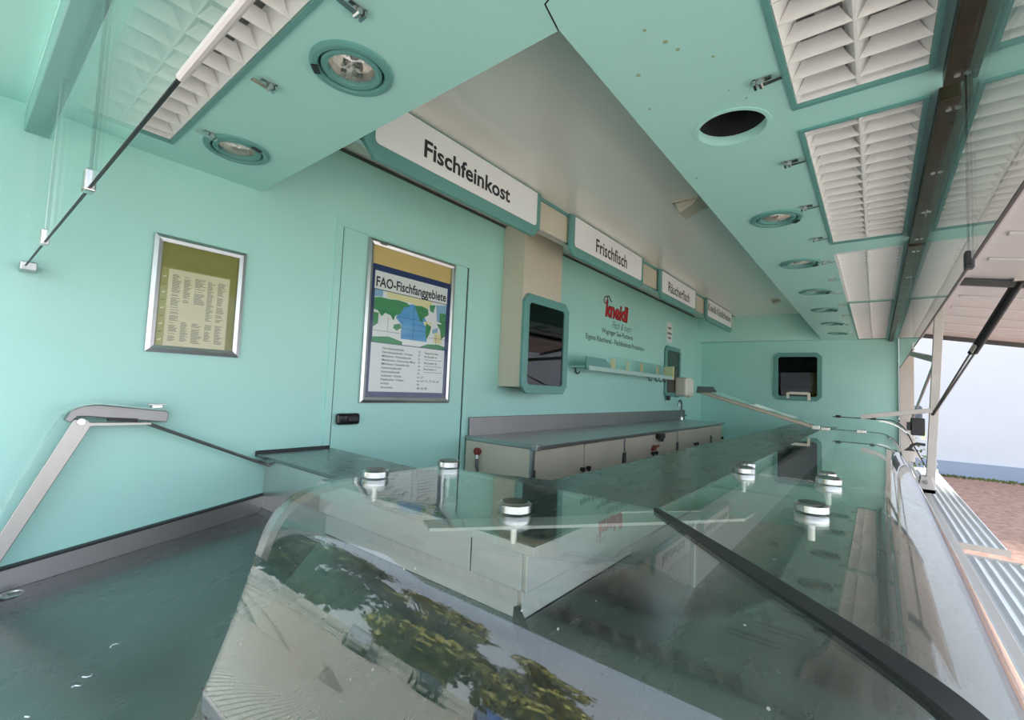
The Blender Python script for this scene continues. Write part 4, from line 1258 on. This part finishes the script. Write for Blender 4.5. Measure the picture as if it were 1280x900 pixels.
for k in (-1, 1):
    off = Vector((.02 * k, .012 * k, 0))
    mid = top.lerp(bot, .48)
    g = G(); g.cyl(top + off, mid + off * .8, .016, n=12); P('cylinder', g, BLACK, t, smooth=True)
    g = G(); g.cyl(mid + off * .8, bot + off * .3, .007, n=10); P('piston_rod', g, mat('dark_steel_rod', (0.22, 0.22, 0.22), 0.3, metal=.9), t, smooth=True)
g = G(); g.bar(top + Vector((-.05, .0, .02)), top + Vector((.05, 0, .02)), .05, .03); P('mount', g, POST, t, bevel=.003)
g = G(); a = top.lerp(bot, .42); g.bar(a, top.lerp(bot, .47), .036, .036); P('sleeve', g, POST, t)
t = T('gas_strut', 'thin grey strut slanting between the two front posts', 'gas strut', (6.0, -.33, .1))
g = G(); g.cyl((7.2, -.31, -.25), (4.9, -.37, .36), .012, n=8); P('cylinder', g, STEEL, t, smooth=True)
g = G(); g.bar((7.24, -.32, .62), (4.86, -.385, .36), .03, .05); P('top_link', g, POST, t)
t = T('plug_box', 'black plug box with hanging hook on the side of the front post', 'plug box', (4.80, -.28, -.2))
g = G(); g.box(4.76, 4.83, -.297, -.215, -.235, -.10); P('body', g, BLACK, t, bevel=.006)
g = G(); g.box(4.77, 4.81, -.215, -.19, -.20, -.135); P('plug', g, BLACK, t, bevel=.004)
g = G(); g.tube([(4.80, -.297, -.305), (4.79, -.25, -.30), (4.78, -.22, -.315), (4.78, -.205, -.345)], .011, 8); P('hook', g, BLACK, t, smooth=True)
g = G(); g.prism([(4.77, -.24, -.36), (4.77, -.17, -.36), (4.77, -.205, -.325)], (.02, 0, 0)); P('hook_tip', g, BLACK, t)
t = T('wing_mirror', 'dark rounded mirror behind the corner post', 'mirror', (8.2, -.42, -.3))
g = G(); g.box(8.15, 8.24, -.485, -.33, -.33, .0); P('shell', g, mat('dark_blue_shell', (0.03, 0.04, 0.06), 0.25), t, bevel=.04, seg=4)
g = G(); g.box(8.17, 8.21, -.36, -.20, -.22, -.18); P('stalk', g, BLACK, t)
g = G(); g.box(7.36, 8.19, -.24, -.20, -.22, -.18); P('mount_arm', g, BLACK, t)

# corrugated lower flaps
for (a, b, lb) in ((.6, 3.28, 'near white corrugated lower flap folded out below the counter rail'), (3.55, XE, 'far white corrugated lower flap folded out below the counter rail')):
    t = T('corrugated_flap', lb, 'flap', ((a + b) / 2, -.44, -.76), 'corrugated lower flaps')
    n, y0_, y1_ = 40, -.328, -.545
    rows_o, rows_i = [], []
    for k in range(n + 1):
        y = y0_ + (y1_ - y0_) * k / n
        z = -.748 + .006 * math.sin(k / n * 2 * math.pi * 5.5)
        rows_o.append([(a, y, z), (b, y, z)]); rows_i.append([(a, y, z - .012), (b, y, z - .012)])
    g = G(); g.sheet(rows_o, rows_i); P('sheet', g, WHITEFLAP, t, smooth=True)
    for xe in (a - .02, b):
        g = G(); g.box(xe, xe + .02, y1_, y0_, -.768, -.738); P('end_strip', g, RAIL, t)
    g = G(); g.box(b - .01, b + .022, y1_ - .02, y1_ + .01, -.768, -.738); P('corner_cap', g, mat('pale_yellow_cap', (0.70, 0.62, 0.42), 0.5), t, bevel=.004)
    g = G(); g.cyl((a, -.325, -.75), (b, -.325, -.75), .006, n=8); P('hinge', g, mat('dark_bead', (0.10, 0.09, 0.12), 0.4), t)

# ------------------------------------------------------------------ outside
g = G(); g.box(-.6, 60, -40, 40, ZG - .1, ZG); P('ground', g, GRAVEL, kind='structure', label='reddish gravel ground outside')
g = G(); g.prism([(-.6, 120, ZG - .1), (-120, 120, ZG - .1), (-120, -50, ZG - .1), (9.5, -50, ZG - .1), (9.5, -3.2, ZG - .1), (5.0, -3.2, ZG - .1), (5.0, -.7, ZG - .1), (-.6, -.7, ZG - .1)], (0, 0, .102)); P('forecourt', g, PAVE, kind='structure', label='sandy paved forecourt left of the trailer, with an unseen front arm added for bounce light')  # arm along the front is unseen, added to keep bounce light neutral
t = T('house_wall', 'white rendered building facade with blue-grey base behind the front posts', 'building', (15.7, 0, ZG))
g = G(); g.box(15.7, 22, -9, 9, ZG + .36, 5.5); P('facade', g, FACADE, t)
g = G(); g.box(15.66, 22, -9, 9, ZG, ZG + .36); P('plinth', g, PLINTH, t)
g = G()
rr = random.Random(5)
for k in range(420):
    y = rr.uniform(-3.2, -.3); x = 15.63 - rr.random() ** 2 * .35; h = rr.uniform(.02, .06)
    g.quad([(x, y, ZG), (x + .01, y + .03, ZG), (x + rr.uniform(-.04, .02), y + rr.uniform(-.03, .05), ZG + h), (x, y, ZG + h * .8)])
P('weeds', g, LEAF2, kind='stuff', label='strip of weeds along the foot of the white building', cat='weeds')

t = T('shrub', 'small leafy plant with yellow flowers beyond the corner post', 'plant', (8.6, -.44, ZG))
g = G(); g.cyl((8.6, -.42, ZG), (8.6, -.42, -.7), .02, .008, 8); P('stem', g, BARK, t)
g = G()
for k in range(90):
    p = Vector((8.6 + rr.gauss(0, .10), -.385 + rr.gauss(0, .045), -.62 + rr.gauss(0, .14)))
    q = Vector((rr.uniform(-1, 1), rr.uniform(-1, 1), rr.uniform(-1, 1))).normalized() * .05
    w_ = q.cross(Vector((rr.uniform(-1, 1), rr.uniform(-1, 1), rr.uniform(-1, 1)))).normalized() * .018
    g.quad([p, p + q * .5 + w_, p + q, p + q * .5 - w_])
P('foliage', g, LEAF2, t)
g = G()
for k in range(7):
    p = Vector((8.6 + rr.gauss(0, .05), -.50 + rr.gauss(0, .02), -.44 + rr.gauss(0, .05)))
    g.prism([p + Vector((.0, .03 * math.cos(a), .02 * math.sin(a))) for a in (0, 1.2, 2.4, 3.6, 4.8)], (.01, 0, 0))
P('flowers', g, mat('pale_yellow_petal', (0.75, 0.70, 0.35), 0.6), t)


# trees, fence and cars that the counter glass mirrors
def tree_mesh(seed, h, leafm):
    r = random.Random(seed)
    g1 = G()
    g1.cyl((0, 0, 0), (.1, 0, h * .45), .16, .10, 8)
    for k in range(5):
        a = k * 1.3
        g1.cyl((.1, 0, h * .40), (.1 + math.cos(a) * h * .2, math.sin(a) * h * .2, h * .7), .07, .03, 6)
    g2 = G()
    blobs = []
    for k in range(44):
        a = r.uniform(0, 6.283); rad = h * .27 * math.sqrt(r.random()); z = h * (.10 + .82 * r.random())
        rad *= 1.3 - abs(z / h - .45) * 1.5
        blobs.append((Vector((rad * math.cos(a), rad * math.sin(a), z)), h * r.uniform(.07, .13)))
    for c, br in blobs:
        for k in range(170):
            d = Vector((r.gauss(0, 1), r.gauss(0, 1), r.gauss(0, 1))).normalized()
            p = c + d * br * r.uniform(.65, 1.05)
            q = Vector((r.uniform(-1, 1), r.uniform(-1, 1), r.uniform(-.6, .6))).normalized() * r.uniform(.22, .40)
            w_ = q.cross(d).normalized() * .13
            g2.quad([p, p + q * .5 + w_, p + q, p + q * .5 - w_])
    return g1, g2


TREES = [(-5.5, 52, 23, 0), (-17, 49, 24, 1), (-28, 43, 22, 2), (-37, 34, 20, 0), (-43.5, 24, 16.5, 1), (-48, 13.5, 12.5, 2), (-50.5, 3, 9.5, 0), (-52.5, -6, 8, 1)]
proto = {}
wheres = ['nearest the trailer wall line', 'at the far side of the forecourt', 'behind the silver car', 'in the middle of the row', 'behind the dark car', 'behind the blue car', 'second from the end', 'smallest at the end of the row']
for k, (x, y, h, kind_) in enumerate(TREES):
    lb = ('sunlit olive', 'bushy mid green', 'dark green')[kind_] + ' tree mirrored in the corner glass, ' + wheres[k]
    if kind_ not in proto:
        t = T('leafy_tree', lb, 'tree', (x, y, ZG), 'trees beyond the forecourt')
        g1, g2 = tree_mesh(kind_ + 11, 6.5, None)
        for gg, nm, m in ((g1, 'trunk', BARK), (g2, 'crown', (LEAF1, LEAF1, LEAF2)[kind_])):
            for v in gg.bm.verts: v.co += Vector((x, y, ZG))
            P(nm, gg, m, t)
        proto[kind_] = t
    else:
        s = proto[kind_]
        t = copy_tree(s, Vector((x, y, ZG)) - s.location, lb)
    t.scale = (h / 6.5,) * 3
    t.rotation_euler.z = k * 1.7

t = T('slat_fence', 'pale slatted fence behind the parked cars, mirrored in the glass', 'fence', (-12, 11, ZG))
A_, B_ = Vector((-13, 44, ZG)), Vector((-43, 9, ZG))
dv = (B_ - A_).normalized()
for k in range(2):
    g = G(); z = .25 + .7 * k; g.bar(A_ + Vector((0, 0, z)), B_ + Vector((0, 0, z)), .03, .06); P('rail', g, FENCE, t)
L_ = (B_ - A_).length
g = G(); g.box(-.05, .05, -.012, .012, .05, 1.05)
me0 = None
nS = 290
for k in range(nS):
    if me0 is None:
        p = A_ + dv * (L_ * k / nS)
        gg = G(); gg.box(p.x - .035, p.x + .035, p.y - .035, p.y + .035, ZG + .03, ZG + 1.05)
        s0 = P('slat', gg, FENCE, t); me0 = s0.data; base = p.copy()
    else:
        p = A_ + dv * (L_ * k / nS)
        o = bpy.data.objects.new('slat', me0); COL.objects.link(o); o.parent = t; o.location = p - base


def car(loc, yaw, paint, label):
    t = T('parked_car', label, 'car', loc, 'parked cars mirrored in the glass')
    R = Matrix.Rotation(yaw, 4, 'Z'); L = Vector(loc)

    def tr(gg):
        for v in gg.bm.verts: v.co = R @ v.co + L
        return gg
    prof = [(-2.1, .35), (-2.15, .75), (-2.0, .92), (-1.75, 1.0), (-1.45, 1.42), (-.9, 1.52), (.2, 1.50), (.75, 1.30), (1.1, 1.0), (1.95, .85), (2.15, .62), (2.12, .35)]
    gg = G(); gg.prism([(x, -.82, z) for x, z in prof], (0, 1.64, 0)); P('body', tr(gg), paint, t, bevel=.07, seg=3)
    for s in (-1, 1):
        gg = G(); gg.prism([(x, s * .826, z) for x, z in ((-1.55, 1.02), (-1.32, 1.38), (-.9, 1.44), (.15, 1.42), (.6, 1.26), (.9, 1.0))], (0, s * .006, 0)); P('side_window', tr(gg), BLACKG, t)
        for x in (-1.3, 1.3):
            gg = G(); gg.cyl((x, s * .70, .33), (x, s * .85, .33), .33, n=20); wl = P('wheel', tr(gg), TYRE, t)
            gg = G(); gg.cyl((x, s * .85, .33), (x, s * .86, .33), .2, n=14); P('hub_cap', tr(gg), ALU, wl)
        gg = G(); gg.box(2.06, 2.17, s * .62 - .14, s * .62 + .14, .62, .76); P('headlight', tr(gg), CHROME, t, bevel=.02)


car((-24.5, 27.3, ZG), -.86, CARS, 'silver parked car mirrored in the corner glass')
car((-27.6, 23.0, ZG), -.86, CARD, 'dark parked car mirrored in the corner glass, next to the blue one')
car((-30.8, 19.2, ZG), -.86, CARB, 'blue parked car mirrored in the corner glass')
car((-35.0, 14.0, ZG), -.86, CARD, 'dark parked car at the end of the mirrored row')
